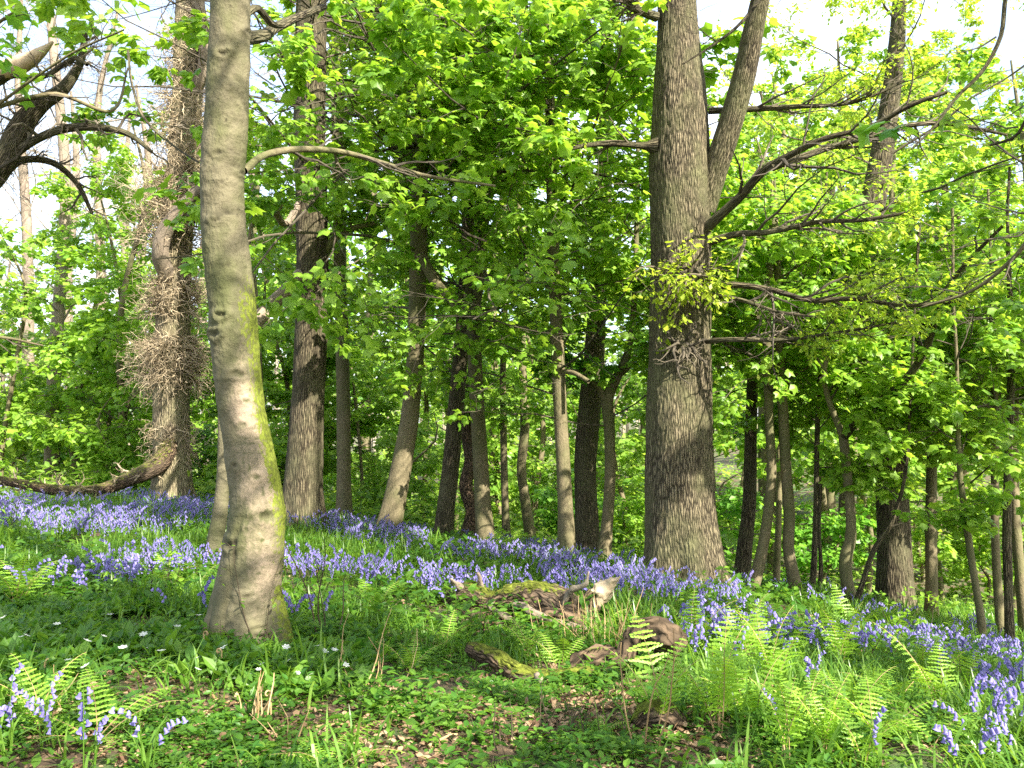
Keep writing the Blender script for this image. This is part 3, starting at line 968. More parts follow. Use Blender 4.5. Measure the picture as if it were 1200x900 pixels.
tree("sycamore_tree", "slim stem forking into a V in front of the thick dark rough trunk",
     [(706, 668, 11.5, 17), (711, 620, 11.5, 14), (715, 560, 11.5, 13), (714, 500, 11.5, 13), (712, 468, 11.5, 14), (724, 440, 11.5, 11), (735, 415, 11.5, 9), (742, 370, 11.5, 7), (745, 300, 11.5, 6), (748, 200, 11.5, 5)], 7, 'syc', SYC, S=16,
     limbs=[dict(p=[(711, 472, 11.5, 9), (702, 455, 11.5, 8), (690, 443, 11.5, 7), (672, 434, 11.5, 6), (650, 425, 11.5, 4)], mat=SYC, tw=dict(n2=8, n3=5, n=9, l2=.5, size=.1, mat=LEAF_D)),
            dict(p=[(723, 442, 11.5, 7), (735, 432, 11.5, 6), (745, 420, 11.5, 5)], mat=SYC)],
     cr=[dict(z0=1.8, z1=6, nb=18, L=2.0, n=5, mat=LEAF)])

# ---- the big oak
oak_path = [(802, 700, 9, 92), (800, 660, 9, 84), (797, 610, 9, 79), (795, 550, 9, 77), (795, 480, 9, 75), (796, 400, 9, 71), (798, 320, 9, 69), (798, 250, 9, 69), (797, 195, 9, 71),
            (797, 150, 9, 66), (796, 90, 9, 58), (794, 30, 9, 47), (792, -20, 9, 45), (790, -150, 9, 40)]
OT = oakleaf(n2=15, n3=7, n=13, l2=.45, size=.06, wander=.16, up=.02)
OTs = oakleaf(n2=12, n3=6, n=8, l2=.42, size=.055, wander=.2)
tree("oak_tree", "massive furrowed oak, the thickest trunk, with a bare limb rising from its right side", oak_path, 15, 'oak', OAK, S=150, flare=.35, ring=.014,
     mossf=lambda V, D, s: .25 * np.clip(-D[:, 0], 0, 1) * np.clip(1 - s / 2, 0, 1) + .35 * np.exp(-(s / .35) ** 2),
     limbs=[dict(p=[(822, 245, 9, 34), (836, 205, 8.9, 30), (848, 170, 8.8, 29), (862, 125, 8.7, 28), (874, 80, 8.6, 27), (882, 40, 8.5, 25), (892, -5, 8.4, 22), (905, -60, 8.3, 20)], mat=OAK, kind='oak', S=40, name="limb"),
            dict(p=[(820, 275, 8.9, 16), (840, 256, 8.7, 12), (868, 230, 8.5, 11), (895, 200, 8.3, 10), (925, 182, 8.1, 8), (965, 163, 7.9, 7), (1020, 148, 7.7, 5), (1070, 122, 7.5, 6), (1110, 108, 7.4, 4)], mat=OAKD, tw=OT),
            dict(p=[(905, 197, 8.2, 8), (950, 180, 8.2, 8), (1000, 165, 8.2, 7), (1060, 148, 8.2, 6), (1110, 145, 8.2, 5), (1180, 158, 8.2, 3)], mat=OAKD, tw=OT),
            dict(p=[(828, 285, 8.9, 9), (860, 275, 8.7, 8), (900, 272, 8.5, 7), (960, 260, 8.3, 6), (1010, 258, 8.0, 5), (1060, 250, 7.8, 4)], mat=OAKD, tw=OT),
            dict(p=[(826, 338, 8.8, 10), (860, 334, 8.6, 8), (905, 340, 8.4, 7), (950, 352, 8.2, 6), (1000, 350, 8.0, 6), (1060, 358, 7.8, 5), (1130, 352, 7.6, 4)], mat=OAKD, tw=OT),
            dict(p=[(830, 345, 8.7, 6), (870, 352, 8.4, 5), (910, 365, 8.2, 4), (960, 372, 8.0, 3)], mat=OAKD, tw=OTs),
            dict(p=[(826, 400, 8.7, 7), (860, 398, 8.4, 6), (920, 398, 8.2, 5), (980, 390, 8.0, 4), (1050, 378, 7.9, 3)], mat=OAKD, tw=OTs),
            dict(p=[(830, 130, 8.9, 8), (880, 128, 8.8, 7), (930, 125, 8.7, 6), (1000, 120, 8.5, 4), (1060, 95, 8.4, 3)], mat=OAKD, tw=OT),
            dict(p=[(770, 172, 8.9, 24), (755, 171, 8.9, 9), (720, 168, 8.8, 8), (690, 170, 8.7, 6), (660, 176, 8.6, 4)], mat=OAKD, tw=oakleaf(n2=5, n3=4, n=3, l2=.4)),
            dict(p=[(770, 20, 8.9, 12), (745, 10, 8.8, 9), (715, -20, 8.7, 7)], mat=OAKD, tw=OT),
            dict(p=[(790, 310, 8.65, 12), (792, 318, 8.5, 9), (795, 325, 8.42, 5)], mat=OAKD, name="epicormic_burr", tw=oakleaf(gap=False, n2=13, n3=4, n=6, l2=2.9, wander=.25, size=.075, flat=0)),
            dict(p=[(818, 318, 8.65, 12), (824, 322, 8.5, 9), (832, 325, 8.45, 5)], mat=OAKD, name="epicormic_burr", tw=oakleaf(gap=False, n2=10, n3=4, n=6, l2=2.6, wander=.25, size=.075, flat=0)),
            dict(p=[(796, 398, 8.66, 14), (800, 404, 8.55, 9), (806, 408, 8.5, 5)], mat=OAKD, name="epicormic_burr", tw=dict(n2=13, n3=4, n=0, l2=3.0, wander=.5, up=-.06, flat=0, twigmat=TWIG))],
     cr=[dict(z0=7.6, z1=14, nb=16, L=4.0, n=6, size=.09, mat=LEAF_Y, lod=2, el=(5, 45), tpl=LT_OAK)])

# ---- the thin poles on the right
tree("sycamore_tree", "stout dark trunk right behind the massive oak, half hidden by a leaning pole",
     [(868, 700, 12.5, 21), (872, 650, 12.5, 18), (878, 590, 12.5, 16), (880, 500, 12.5, 14), (884, 380, 12.5, 12)], 4.3, 'syc', OAKD, S=16,
     cr=[dict(z0=2.9, z1=4.6, nb=14, L=2.1, n=5, mat=LEAF)])
tree("sycamore_tree", "pole leaning right beside the stout dark trunk behind the oak",
     [(878, 704, 10.5, 15), (890, 660, 10.5, 13), (899, 610, 10.5, 12), (904, 550, 10.5, 11), (901, 480, 10.5, 10), (899, 400, 10.5, 9), (905, 250, 10.5, 7)], 4.3, 'syc', SYC, S=14,
     cr=[dict(z0=2.5, z1=4.6, nb=16, L=2.0, n=5, mat=LEAF)])
tree("sycamore_tree", "bow-curved grey pole right of the leaning pole",
     [(938, 712, 10.5, 16), (930, 675, 10.5, 14), (924, 640, 10.5, 13), (925, 605, 10.5, 13), (921, 550, 10.5, 12), (918, 490, 10.5, 12), (914, 410, 10.5, 10), (910, 280, 10.5, 8)], 4.3, 'syc', SYC, S=14,
     cr=[dict(z0=2.5, z1=4.6, nb=18, L=2.2, n=5, mat=LEAF)])
tree("sycamore_tree", "dark twin stick between the bow-curved pole and the forked pole",
     [(950, 712, 11, 7), (954, 660, 11, 7), (956, 600, 11, 6), (958, 500, 11, 6)], 4.5, 'syc', OAKD, S=8,
     limbs=[dict(p=[(958, 714, 10.8, 6), (962, 670, 10.8, 5), (960, 620, 10.8, 4), (962, 560, 10.8, 4)], mat=OAKD, S=8)],
     cr=[dict(z0=1.4, z1=4.2, nb=12, L=1.3, n=6, mat=LEAF)])
tree("sycamore_tree", "forked pole whose long dark arm bows up to the right",
     [(1000, 714, 10, 15), (993, 685, 10, 13), (991, 655, 10, 14), (997, 630, 10, 12), (996, 590, 10, 11), (992, 550, 10, 11), (988, 508, 10, 11)], None, 'syc', SYC, S=16,
     limbs=[dict(p=[(989, 512, 10, 11), (1000, 498, 9.8, 10), (1020, 480, 9.6, 10), (1042, 462, 9.4, 9), (1065, 440, 9.2, 9), (1082, 415, 9.0, 9), (1093, 385, 8.8, 8), (1097, 362, 8.7, 7), (1115, 330, 8.5, 6), (1140, 300, 8.3, 5), (1175, 265, 8.1, 4)],
                 mat=OAKD, tw=dict(n2=10, n3=5, n=7, l2=.3, size=.1, mat=LEAF)),
            dict(p=[(988, 512, 10, 9), (980, 492, 10, 8), (970, 465, 10, 7), (966, 440, 10, 6), (972, 400, 10, 5), (976, 350, 10, 4)], mat=SYC, tw=dict(n2=9, n3=5, n=8, l2=.4, size=.1))])
tree("sycamore_tree", "dark thin shoot slanting up from the foot of the forked pole",
     [(1002, 714, 9.9, 7), (1012, 680, 9.8, 6), (1024, 645, 9.7, 6), (1045, 612, 9.6, 5), (1060, 560, 9.5, 4)], 3.5, 'syc', OAKD, S=8,
     cr=[dict(z0=1.0, z1=2.8, nb=7, L=.9, n=6, mat=LEAF)])
rope_root, rope_q, rope_base = tree("oak_tree", "stout straight oak on the right with a cord tied round it",
     [(1051, 730, 11.5, 46), (1050, 700, 11.5, 41), (1048, 640, 11.5, 38), (1044, 560, 11.5, 36), (1036, 480, 11.5, 35), (1022, 380, 11.5, 33), (1012, 310, 11.5, 32), (1030, 200, 11.5, 27), (1048, 80, 11.5, 20), (1055, -20, 11.5, 15)], 11, 'oak', OAKD, S=44, flare=.28, ring=.03,
     cr=[dict(z0=2.7, z1=4.6, nb=13, L=2.2, n=5, mat=LEAF), dict(z0=4.6, z1=10, nb=22, L=3.2, n=9, n2=8, n3=7, **oakleaf(size=.065))])
mb = MB()
zr = pix(1048, 640, 11.5)[2]
rc = [np.interp(zr, rope_q[:, 2], rope_q[:, k]) for k in range(4)]
a = np.linspace(0, 2 * PI, 40)
for dz, wob in ((0, .01), (.015, .014)):
    P = np.stack([rc[0] + (rc[3] + .022) * np.cos(a), rc[1] + (rc[3] + .022) * np.sin(a), zr + dz + wob * np.sin(2 * a + dz * 90)], 1)
    add_tubes(mb, P[None], np.full((1, 40), .006), 6, 0)
tag(mb.build("cord", [ROPE], smooth=True, origin=np.array([rc[0], rc[1], zr])), "pale cord tied round the stout straight oak", "cord")
tree("sycamore_tree", "sunlit smooth pole just right of the oak with the cord",
     [(1092, 738, 11.5, 17), (1092, 700, 11.5, 14), (1091, 620, 11.5, 13), (1092, 540, 11.5, 12), (1096, 430, 11.5, 11), (1100, 300, 11.5, 9)], 4.3, 'syc', SYC, S=14,
     cr=[dict(z0=2.7, z1=4.6, nb=18, L=2.3, n=5, mat=LEAF)])
tree("sycamore_tree", "thin pole bending left as it rises, second from the wood's right edge",
     [(1151, 770, 9.5, 9), (1150, 730, 9.5, 9), (1144, 690, 9.5, 8), (1136, 640, 9.5, 8), (1129, 590, 9.5, 7), (1124, 540, 9.5, 6), (1122, 460, 9.5, 5)], 3.7, 'syc', SYC, S=10,
     cr=[dict(z0=1.8, z1=5, nb=14, L=1.7, n=6, mat=LEAF)])
tree("sycamore_tree", "slim mossy pole beyond the thin bending pole at the wood's right side",
     [(1176, 768, 11, 11), (1170, 700, 11, 10), (1166, 620, 11, 9), (1166, 500, 11, 8)], 4.3, 'syc', SYC, S=10, mossf=lambda V, D, s: .25 + 0 * s,
     cr=[dict(z0=2.6, z1=4.6, nb=14, L=2.0, n=5, mat=LEAF)])
tree("sycamore_tree", "dark straight pole paired with a slim mossy pole at the right edge",
     [(1184, 772, 10, 11), (1182, 700, 10, 10), (1180, 620, 10, 10), (1183, 500, 10, 9), (1186, 400, 10, 8)], 4.3, 'syc', OAKD, S=10,
     cr=[dict(z0=2.8, z1=4.6, nb=16, L=2.1, n=5, mat=LEAF)])
tree("sycamore_tree", "outermost grey pole at the right edge of the wood",
     [(1204, 760, 11.5, 14), (1197, 690, 11.5, 12), (1190, 610, 11.5, 11), (1188, 500, 11.5, 10)], 4.3, 'syc', SYC, S=12,
     cr=[dict(z0=2.8, z1=4.6, nb=16, L=2.3, n=5, mat=LEAF)])

# ---- big bare oak reaching in at the left edge
Z = lambda x, y, z, r: np.array([x, y, z, r])
bx = pix(-190, 500, 9)
BT = dict(n2=9, n3=5, n4=3, n=0, l2=.33, wander=.34, twigmat=TWIG, flat=.2, up=.02)
tree("oak_tree", "bare gnarled oak reaching in with crooked limbs and a snapped bough end", None, 11,
     'oak', OAKD, S=36, flare=.3, ring=.06,
     rows=[Z(bx[0], 9, ground(bx[0], 9)[0], .36), Z(bx[0] + .05, 9, 1.5, .3), Z(bx[0] + .1, 9, 3.0, .28), Z(bx[0] + .2, 9, 4.5, .25), Z(bx[0] + .1, 9, 6.5, .2), Z(bx[0], 9, 9, .1)],
     limbs=[dict(p=[(-175, 330, 9, 36), (-90, 290, 9, 32), (-35, 235, 9, 29), (0, 196, 9, 27), (25, 148, 9, 25), (48, 122, 9, 20), (75, 103, 9, 14), (95, 70, 9, 9), (100, 30, 9, 7)], kind='oak', mat=OAKD, S=20, tw=BT,
                 mossf=lambda V, D, s: .3 * np.clip(D[:, 2] + .2, 0, 1)),
            dict(p=[(-8, 205, 9, 12), (20, 178, 9, 11), (45, 162, 8.9, 10), (75, 151, 8.8, 10), (112, 149, 8.7, 9), (150, 157, 8.6, 7), (178, 178, 8.5, 4)], kind='oak', mat=OAKD, S=12, tw=BT,
                 mossf=lambda V, D, s: .42 * np.clip(D[:, 2] + .2, 0, 1)),
            dict(p=[(-170, 150, 9, 34), (-90, 115, 8.8, 30), (-15, 92, 8.6, 27), (2, 85, 8.55, 23), (12, 81, 8.52, 20)], kind='oak', mat=OAKD, S=16, tw=dict(BT, n2=4)),
            dict(p=[(0, 85, 8.55, 22), (18, 78, 8.5, 23), (35, 70, 8.45, 19), (52, 58, 8.4, 10), (62, 49, 8.38, 3)], mat=RAWWOOD, name="snapped_end", label="raw orange snapped end of the bough"),
            dict(p=[(15, 88, 8.5, 7), (50, 90, 8.4, 6), (88, 68, 8.3, 6), (102, 76, 8.2, 4)], mat=OAKD, tw=BT),
            dict(p=[(-30, 240, 9, 11), (20, 190, 9.2, 9), (60, 190, 9.3, 8), (90, 215, 9.4, 6), (108, 250, 9.4, 4)], mat=OAKD, tw=BT)],
     cr=[dict(z0=5.5, z1=8.5, nb=7, L=2.6, n=0, az=(-40, 60), wander=.3)])

# ---- a young sycamore outside the left edge reaches in with sprays of leaves
ly = pix(-190, 600, 6.0)
tree("sycamore_tree", "leafy young sycamore whose sprays reach in at the left edge", None, None, 'syc', SYC, S=14,
     rows=[Z(ly[0], 6, ground(ly[0], 6)[0], .07), Z(ly[0] + .05, 6, 1.5, .06), Z(ly[0], 6, 3.2, .045), Z(ly[0] + .1, 6, 5.2, .02)],
     limbs=[dict(p=[(-185, 130, 6, 10), (-100, 80, 6, 8), (-30, 45, 5.9, 6), (15, 15, 5.8, 3)], mat=SYC, tw=dict(n2=6, n3=3, n=4, l2=.3, size=.1, lod=0, mat=LEAF_D)),
            dict(p=[(-185, 400, 6, 7), (-90, 390, 6.2, 6), (0, 395, 6.5, 4), (50, 405, 6.8, 2)], mat=SYC, tw=dict(n2=7, n3=4, n=4, l2=.3, size=.1, lod=0)),
            dict(p=[(-185, 220, 6, 7), (-60, 150, 6.2, 6), (60, 110, 6.4, 5), (130, 130, 6.6, 4), (150, 80, 6.8, 2)], mat=SYC, tw=dict(n2=5, n3=3, n=3, l2=.25, size=.09, lod=0)),
            dict(p=[(-20, 135, 6.3, 4), (80, 65, 6.1, 3), (145, 35, 5.9, 2)], mat=SYC, tw=dict(n2=5, n3=3, n=3, l2=.25, size=.09, lod=0)),
            dict(p=[(150, 60, 6.2, 3), (155, 100, 6, 3), (170, 140, 5.8, 3), (205, 172, 5.6, 2.5), (232, 190, 5.4, 2)], mat=OAKD, tw=dict(n2=4, n3=3, n=4, l2=.25, size=.085, lod=0))])

# ---- trees out of the picture on the sunny side: added to shade the floor; only twigs of the first one show
GT = dict(lod=1, size=.125, n=12)
tree("sycamore_tree", "overhanging sycamore on the right whose dark leafy twigs hang in near the top corner", None, None, 'syc', SYC, S=16, flare=.2,
     rows=[Z(4.3, 3.6, ground(4.3, 3.6)[0], .17), Z(4.3, 3.6, 1.5, .15), Z(4.35, 3.5, 4, .12), Z(4.2, 3.4, 7, .09), Z(4.3, 3.3, 10.5, .03)],
     limbs=[dict(rows=np.array([[4.3, 3.55, 4.6, .03], [3.4, 3.9, 4.3, .015], *[[*pix(px, py, d), w * .5 * d / FPX] for px, py, d, w in [(1190, -25, 4.2, 5), (1172, 45, 4.2, 5), (1150, 85, 4.2, 4.5), (1120, 115, 4.2, 4), (1095, 148, 4.2, 3), (1068, 175, 4.2, 2)]]]),
                 mat=OAKD, tw=dict(n2=7, n3=3, n=3, l2=.22, size=.105, lod=0, mat=LEAF_D)),
            dict(rows=np.array([[4.3, 3.55, 3.4, .04], [3.0, 4.2, 3.3, .02], *[[*pix(px, py, d), w * .5 * d / FPX] for px, py, d, w in [(1215, 120, 4.6, 5), (1190, 160, 4.7, 4), (1160, 170, 4.8, 3)]]]),
                 mat=OAKD, tw=dict(n2=9, n3=4, n=5, l2=.3, size=.105, lod=0, mat=LEAF_D)),
            dict(rows=np.array([[4.3, 3.5, 5.6, .06], [3.0, 4.3, 5.2, .04], [1.9, 4.6, 4.4, .02], *[[*pix(px, py, d), w * .5 * d / FPX] for px, py, d, w in [(905, -20, 4.8, 5), (870, 25, 4.7, 4), (840, 50, 4.6, 3), (800, 75, 4.5, 2)]]]),
                 mat=OAKD, tw=dict(n2=4, n3=3, n=3, l2=.08, size=.115, lod=0, mat=LEAF)),
            dict(rows=np.array([[4.3, 3.5, 2.6, .04], [3.6, 4.5, 2.7, .03], *[[*pix(px, py, d), w * .5 * d / FPX] for px, py, d, w in [(1230, 250, 6.0, 6), (1190, 300, 6.2, 5), (1140, 340, 6.4, 4), (1080, 360, 6.6, 2)]]]),
                 mat=SYC, tw=dict(n2=10, n3=5, n=7, l2=.35, size=.1, lod=0, mat=LEAF))],
     cr=[dict(z0=4.6, z1=10, nb=20, L=3.3, az=(-70, 60), **GT), dict(z0=5.3, z1=9, nb=24, L=4.8, az=(135, 240), el=(8, 30), wander=.07, tap=.2, lod=1, size=.13, n=13)])  # second crown added out of view to shade the beech and floor
for (x, y, lab, H, L) in [(6.2, .6, "broad sycamore added unseen to the right of the viewer to shade the floor", 11, 3.4), (2.6, -3.4, "sycamore added unseen behind the viewer on the right for shade", 11, 3.5),
                          (8.8, 5.0, "tall sycamore added unseen beyond the right edge of the view for shade", 11, 2.6), (9.5, -2.0, "sycamore deep behind the viewer's right shoulder", 13, 3.8)]:
    tree("sycamore_tree", lab, None, None, 'syc', SYC, S=14, flare=.2, ring=.15,
         rows=[Z(x, y, ground(x, y)[0], .2), Z(x + .1, y, 3, .16), Z(x, y + .1, 6, .12), Z(x, y, H, .03)],
         cr=[dict(z0=3.8, z1=H - .3, nb=22, L=L, **GT)] + ([dict(z0=5.0, z1=9.5, nb=28, L=6.0, az=(55, 140), el=(-2, 25), tap=.1, lod=1, size=.13, n=13)] if y < -3 else []))

# ================================================================== BACKGROUND TREES
def bg_tree(name, label, px, d, H, w, spec, mat=SYC, group=None, lean=.15, S=8):
    p = pix(px, 500, d)
    x, y = p[0], d
    z = ground(x, y)[0]
    r = w * .5 * d / FPX
    rows = [Z(x, y, z, r * 1.25), Z(x + uni(-lean, lean), y, z + H * .2, r), Z(x + uni(-lean, lean) * 2, y, z + H * .5, r * .85), Z(x + uni(-lean, lean) * 3, y, z + H * .8, r * .6), Z(x + uni(-lean, lean) * 3, y, z + H, r * .2)]
    return tree(name, label, None, None, 'syc', mat, S=S, flare=.15, ring=.25, rows=rows, cr=spec, group=group)


# slender saplings of the thicket
for i, (px, d, H, w) in enumerate([(148, 17, 7.5, 8), (127, 19, 7, 6), (104, 21, 7, 6)]):
    bg_tree("sapling", ["straight sapling nearest to the ivy clad oak on its left side", "thin sapling between two others left of the ivy clad oak", "thin sapling farthest from the ivy clad oak in a row of three"][i],
            px, d, H, w, [dict(z0=1.2, z1=H, nb=22, L=1.9, n=8, size=.115, lod=2, mat=LEAF)], group="three thin saplings left of the ivy clad oak")
def thicket(lo, hi, n, d0, d1, label, group, name="sapling", H=(4, 7.5), mats=(LEAF, LEAF_FAR, LEAF_FAR), nb=15, L=2.1, size=.14, z0=.8, n3=5):
    for k in range(n):
        px = lo + (hi - lo) * (k + uni(.1, .9)) / n
        h = uni(*H)
        bg_tree(name, label, px, uni(d0, d1), h, uni(4, 9), [dict(z0=z0, z1=h, nb=nb, L=L, n=7, n2=5, n3=n3, size=size, lod=2, mat=mats[RS.randint(len(mats))])], group=group)


thicket(-60, 240, 9, 17, 27, "leafy sapling in the thicket behind the ivy clad oak", "saplings behind the ivy clad oak", H=(3.2, 5.6))
thicket(290, 480, 6, 17, 26, "leafy sapling in the thicket behind the straight rough trunk", "saplings behind the straight rough trunk")
thicket(480, 770, 9, 18, 27, "leafy sapling in the thicket behind the forked grey sycamore", "saplings behind the forked grey sycamore")
thicket(840, 1060, 4, 15, 24, "leafy sapling in the thicket behind the thin poles", "saplings behind the thin poles", H=(4.5, 8))
thicket(1060, 1290, 5, 14, 24, "leafy sapling in the thicket behind the pole with the cord", "saplings right of the oak with the cord", H=(4.5, 8))
# low bushes on the far floor
for k in range(26):
    if k > 18 and k % 2:
        continue
    px, d = -40 + 1280 * (k + uni(.1, .9)) / 26, uni(15, 27)
    bg_tree("bush", "low leafy bush on the floor under the far saplings", px, d, uni(1.2, 2.4), 4, [dict(z0=.1, z1=1.6, nb=14, L=1.1, n=8, n2=5, n3=4, size=.1, lod=2, mat=[LEAF, LEAF_FAR, LEAF_D][k % 3])],
            group="low bushes beneath the far saplings", S=6)
# taller trees behind the thicket
for k in range(13):
    px, d = 250 + 900 * (k + uni(.2, .8)) / 13, uni(27, 46)
    H = uni(10, 17)
    bg_tree("woodland_tree", "tall leafy tree behind the saplings", px, d, H, uni(8, 15), [dict(z0=2.0, z1=H, nb=24, L=3.8, n=7, n2=6, n3=5, size=.24, lod=2, mat=[LEAF, LEAF_FAR, LEAF_D][k % 3])],
            group="tall trees behind the saplings")
for px, d, H in [(905, 21, 12), (975, 26, 15), (1060, 19, 11), (1130, 24, 14), (1200, 20, 12)]:
    bg_tree("woodland_tree", "leafy green tree filling the gap behind the thin poles", px, d, H, 11, [dict(z0=3.5, z1=H, nb=24, L=3.0, n=7, n2=6, n3=5, size=.17, lod=2, mat=[LEAF, LEAF_FAR][int(d) % 2])],
            group="leafy trees behind the thin poles")
# leafless oaks against the sky on the left
for k, (px, d, H, w) in enumerate([(62, 20, 14, 15), (25, 24, 14, 14), (115, 27, 15, 13), (165, 32, 15, 14), (300, 30, 15, 12), (-30, 30, 15, 16), (80, 40, 18, 14), (240, 40, 18, 12), (140, 46, 19, 14)]):
    bg_tree("bare_oak", "leafless pale twiggy oak against the sky behind the gnarled oak", px, d, H, w, [dict(z0=3.2, z1=H - .2, nb=30, L=4.8, el=(20, 65), n=0, n2=10, n3=9, wander=.2, up2=.06, twigmat=TWIGP, lod=1, tap=.5)],
            mat=PALE, group="leafless oaks behind the gnarled oak", S=10)
for k, (px, d, H, w) in enumerate([(905, 30, 15, 12), (985, 24, 13, 12), (1120, 28, 15, 12), (1230, 24, 14, 12)]):
    bg_tree("budding_oak", "thinly leaved oak coming into bud behind the thin poles", px, d, H, w, [dict(z0=3.5, z1=H - .2, nb=20, L=4.0, el=(10, 55), n2=8, n3=6, wander=.2, **oakleaf(size=.14, n=17, lod=2))],
            mat=OAKD, group="budding oaks behind the thin poles", S=10)

# far-off wood: one mass
mb = MB()
N = 520
fx = uni(-150, 150, N)
fy = uni(48, 150, N)
fz = ground(fx, fy)
P = grow(np.stack([fx, fy, fz - .2], 1), np.tile([0, 0, 1.0], (N, 1)), uni(9, 16, N), 6, .06)
add_tubes(mb, P, taper(uni(.1, .28, N), 6, .3), 5, 1, uni(0, 1, N))
s2 = spawn(P, taper(np.full(N, .1), 6, .4), 12, .2, 1, 55, .28, .2)
B = grow(s2[0], s2[1], s2[2], 4, .2, .05)
add_tubes(mb, B, taper(np.full(len(B), .03), 4, .3), 3, 1, uni(0, 1, len(B)))
leaves_on(mb, B, 9, .62, 2, 0, spread=.5, gap=False)
M = 30000
bx_ = uni(-150, 150, M)
by_ = uni(30, 120, M) 
pz = ground(bx_, by_) + np.abs(RS.normal(0, .7, M))
keep = vnoise(np.stack([bx_ * .25, by_ * .25, 0 * bx_], 1)) > -.1
pp = np.stack([bx_, by_, pz], 1)[keep]
put(mb, LT[2], pp, frames(RS.normal(size=(len(pp), 3)), RS.normal(size=(len(pp), 3)) * .6 + [0, 0, 1]), uni(.15, .4, len(pp)), uni(0, 1, len(pp)), 0)
tag(mb.build("far_wood", [LEAF_FAR, TWIGP], smooth=False), "distant mass of trees and scrub behind everything else", "wood", kind="stuff")

# ================================================================== THE FLOOR
RS.seed(77)
def scatter(n, y0, y1, wfun):
    """random floor points in view, thinned by a weight of where they fall"""
    y = np.sqrt(uni(y0 ** 2, y1 ** 2, n))
    x = uni(-1, 1, n) * (.60 * y + .5)
    z = ground(x, y)
    P = np.stack([x, y, z], 1)
    px, py, _ = project(P)
    k = uni(0, 1, n) < wfun(px, py, P)
    return P[k]


def zones(Z_):
    def f(px, py, P=None):
        w = np.zeros(len(px))
        for cx, cy_, rx, ry, a in Z_:
            q = ((px - cx) / rx) ** 2 + ((py - cy_) / ry) ** 2
            w = np.maximum(w, a * np.clip(1.5 - q * .9, 0, 1))
        return w
    return f


BZ = zones([(60, 650, 125, 48, 1), (190, 645, 95, 42, .9), (235, 695, 60, 36, .9), (130, 685, 170, 26, .75), (450, 690, 150, 50, .6), (375, 690, 80, 62, 1), (445, 715, 90, 55, 1), (465, 655, 80, 28, .9),
            (560, 672, 130, 30, .9), (500, 765, 65, 40, .8), (640, 705, 130, 26, .7), (725, 712, 75, 24, 1), (885, 742, 105, 38, 1), (975, 775, 95, 45, .6),
            (1150, 820, 95, 60, .75), (1100, 880, 110, 55, .5), (1185, 890, 60, 50, .7), (1000, 870, 70, 45, .35), (12, 870, 42, 36, 1), (100, 900, 50, 22, .4),
            (700, 875, 70, 35, .06), (840, 805, 60, 36, .4), (1130, 775, 70, 24, .5), (560, 800, 90, 30, .15), (650, 610, 900, 40, .25)])
clump = lambda P, s=1.6, o=0.0: np.clip(.55 + 1.3 * vnoise(np.stack([P[:, 0] * s, P[:, 1] * s, 0 * P[:, 0] + o], 1)), 0, 1)


# ---- strap leaves and grass
def strap(n, L, w, bend):
    """a tuft leaf template: folded strap arching forward"""
    k = 5
    t = np.linspace(0, 1, k)
    ang = np.radians(82) - t * bend
    y = np.concatenate([[0], np.cumsum(np.cos(ang[:-1]))]) * L / (k - 1)
    z = np.concatenate([[0], np.cumsum(np.sin(ang[:-1]))]) * L / (k - 1)
    ww = w * np.array([.7, 1, .95, .7, .06])
    V = np.concatenate([np.stack([-ww, y, z], 1), np.stack([ww, y, z], 1)])
    F = np.array([(i, k + i, k + i + 1, i + 1) for i in range(k - 1)])
    return V, F


STRAPS = [strap(0, 1, .024, b) for b in (.5, 1.1, 1.9, 2.6)]


def strap_mesh(mb, P, size, v0=.5, mat=0):
    kind = RS.randint(0, 4, len(P))
    a = uni(0, 2 * PI, len(P))
    M = rotz(a)
    v = np.clip(v0 + RS.normal(0, .25, len(P)), 0, 1)
    for k in range(4):
        q = kind == k
        put(mb, STRAPS[k], P[q], M[q], size[q], v[q], mat)


LOGCLEAR = zones([(610, 735, 110, 26, 1), (640, 830, 110, 34, 1), (730, 815, 90, 45, 1), (775, 885, 60, 30, 1)])
GZ = lambda px, py, P: (1 - .93 * LOGCLEAR(px, py)) * np.clip(.14 + 1.3 * BZ(px, py) + zones([(520, 780, 140, 55, .7), (960, 790, 260, 70, .55), (130, 670, 160, 45, .55), (820, 800, 90, 50, .3), (420, 760, 90, 50, .5)])(px, py), 0, 1) * clump(P)
P = scatter(80000, 2.9, 9.0, GZ)
mb = MB()
strap_mesh(mb, P, uni(.14, .34, len(P)) * np.clip(.75 + .4 * vnoise(P * 1.1), .4, 1.2))
P = scatter(95000, 8.5, 17, GZ)
strap_mesh(mb, P, uni(.18, .33, len(P)))
tag(mb.build("grass", [BLADE], smooth=False), "long green strap leaves and grass covering the woodland floor", "grass", kind="stuff")

# ---- low herbs
HV, HF = np.array([(0, 0, 0), (.20, .25, .03), (.24, .55, .02), (0, 1, -.12), (-.24, .55, .02), (-.20, .25, .03), (0, .5, -.03)], float), \
    np.array([(0, 1, 6), (1, 2, 6), (2, 3, 6), (3, 4, 6), (4, 5, 6), (5, 0, 6)])


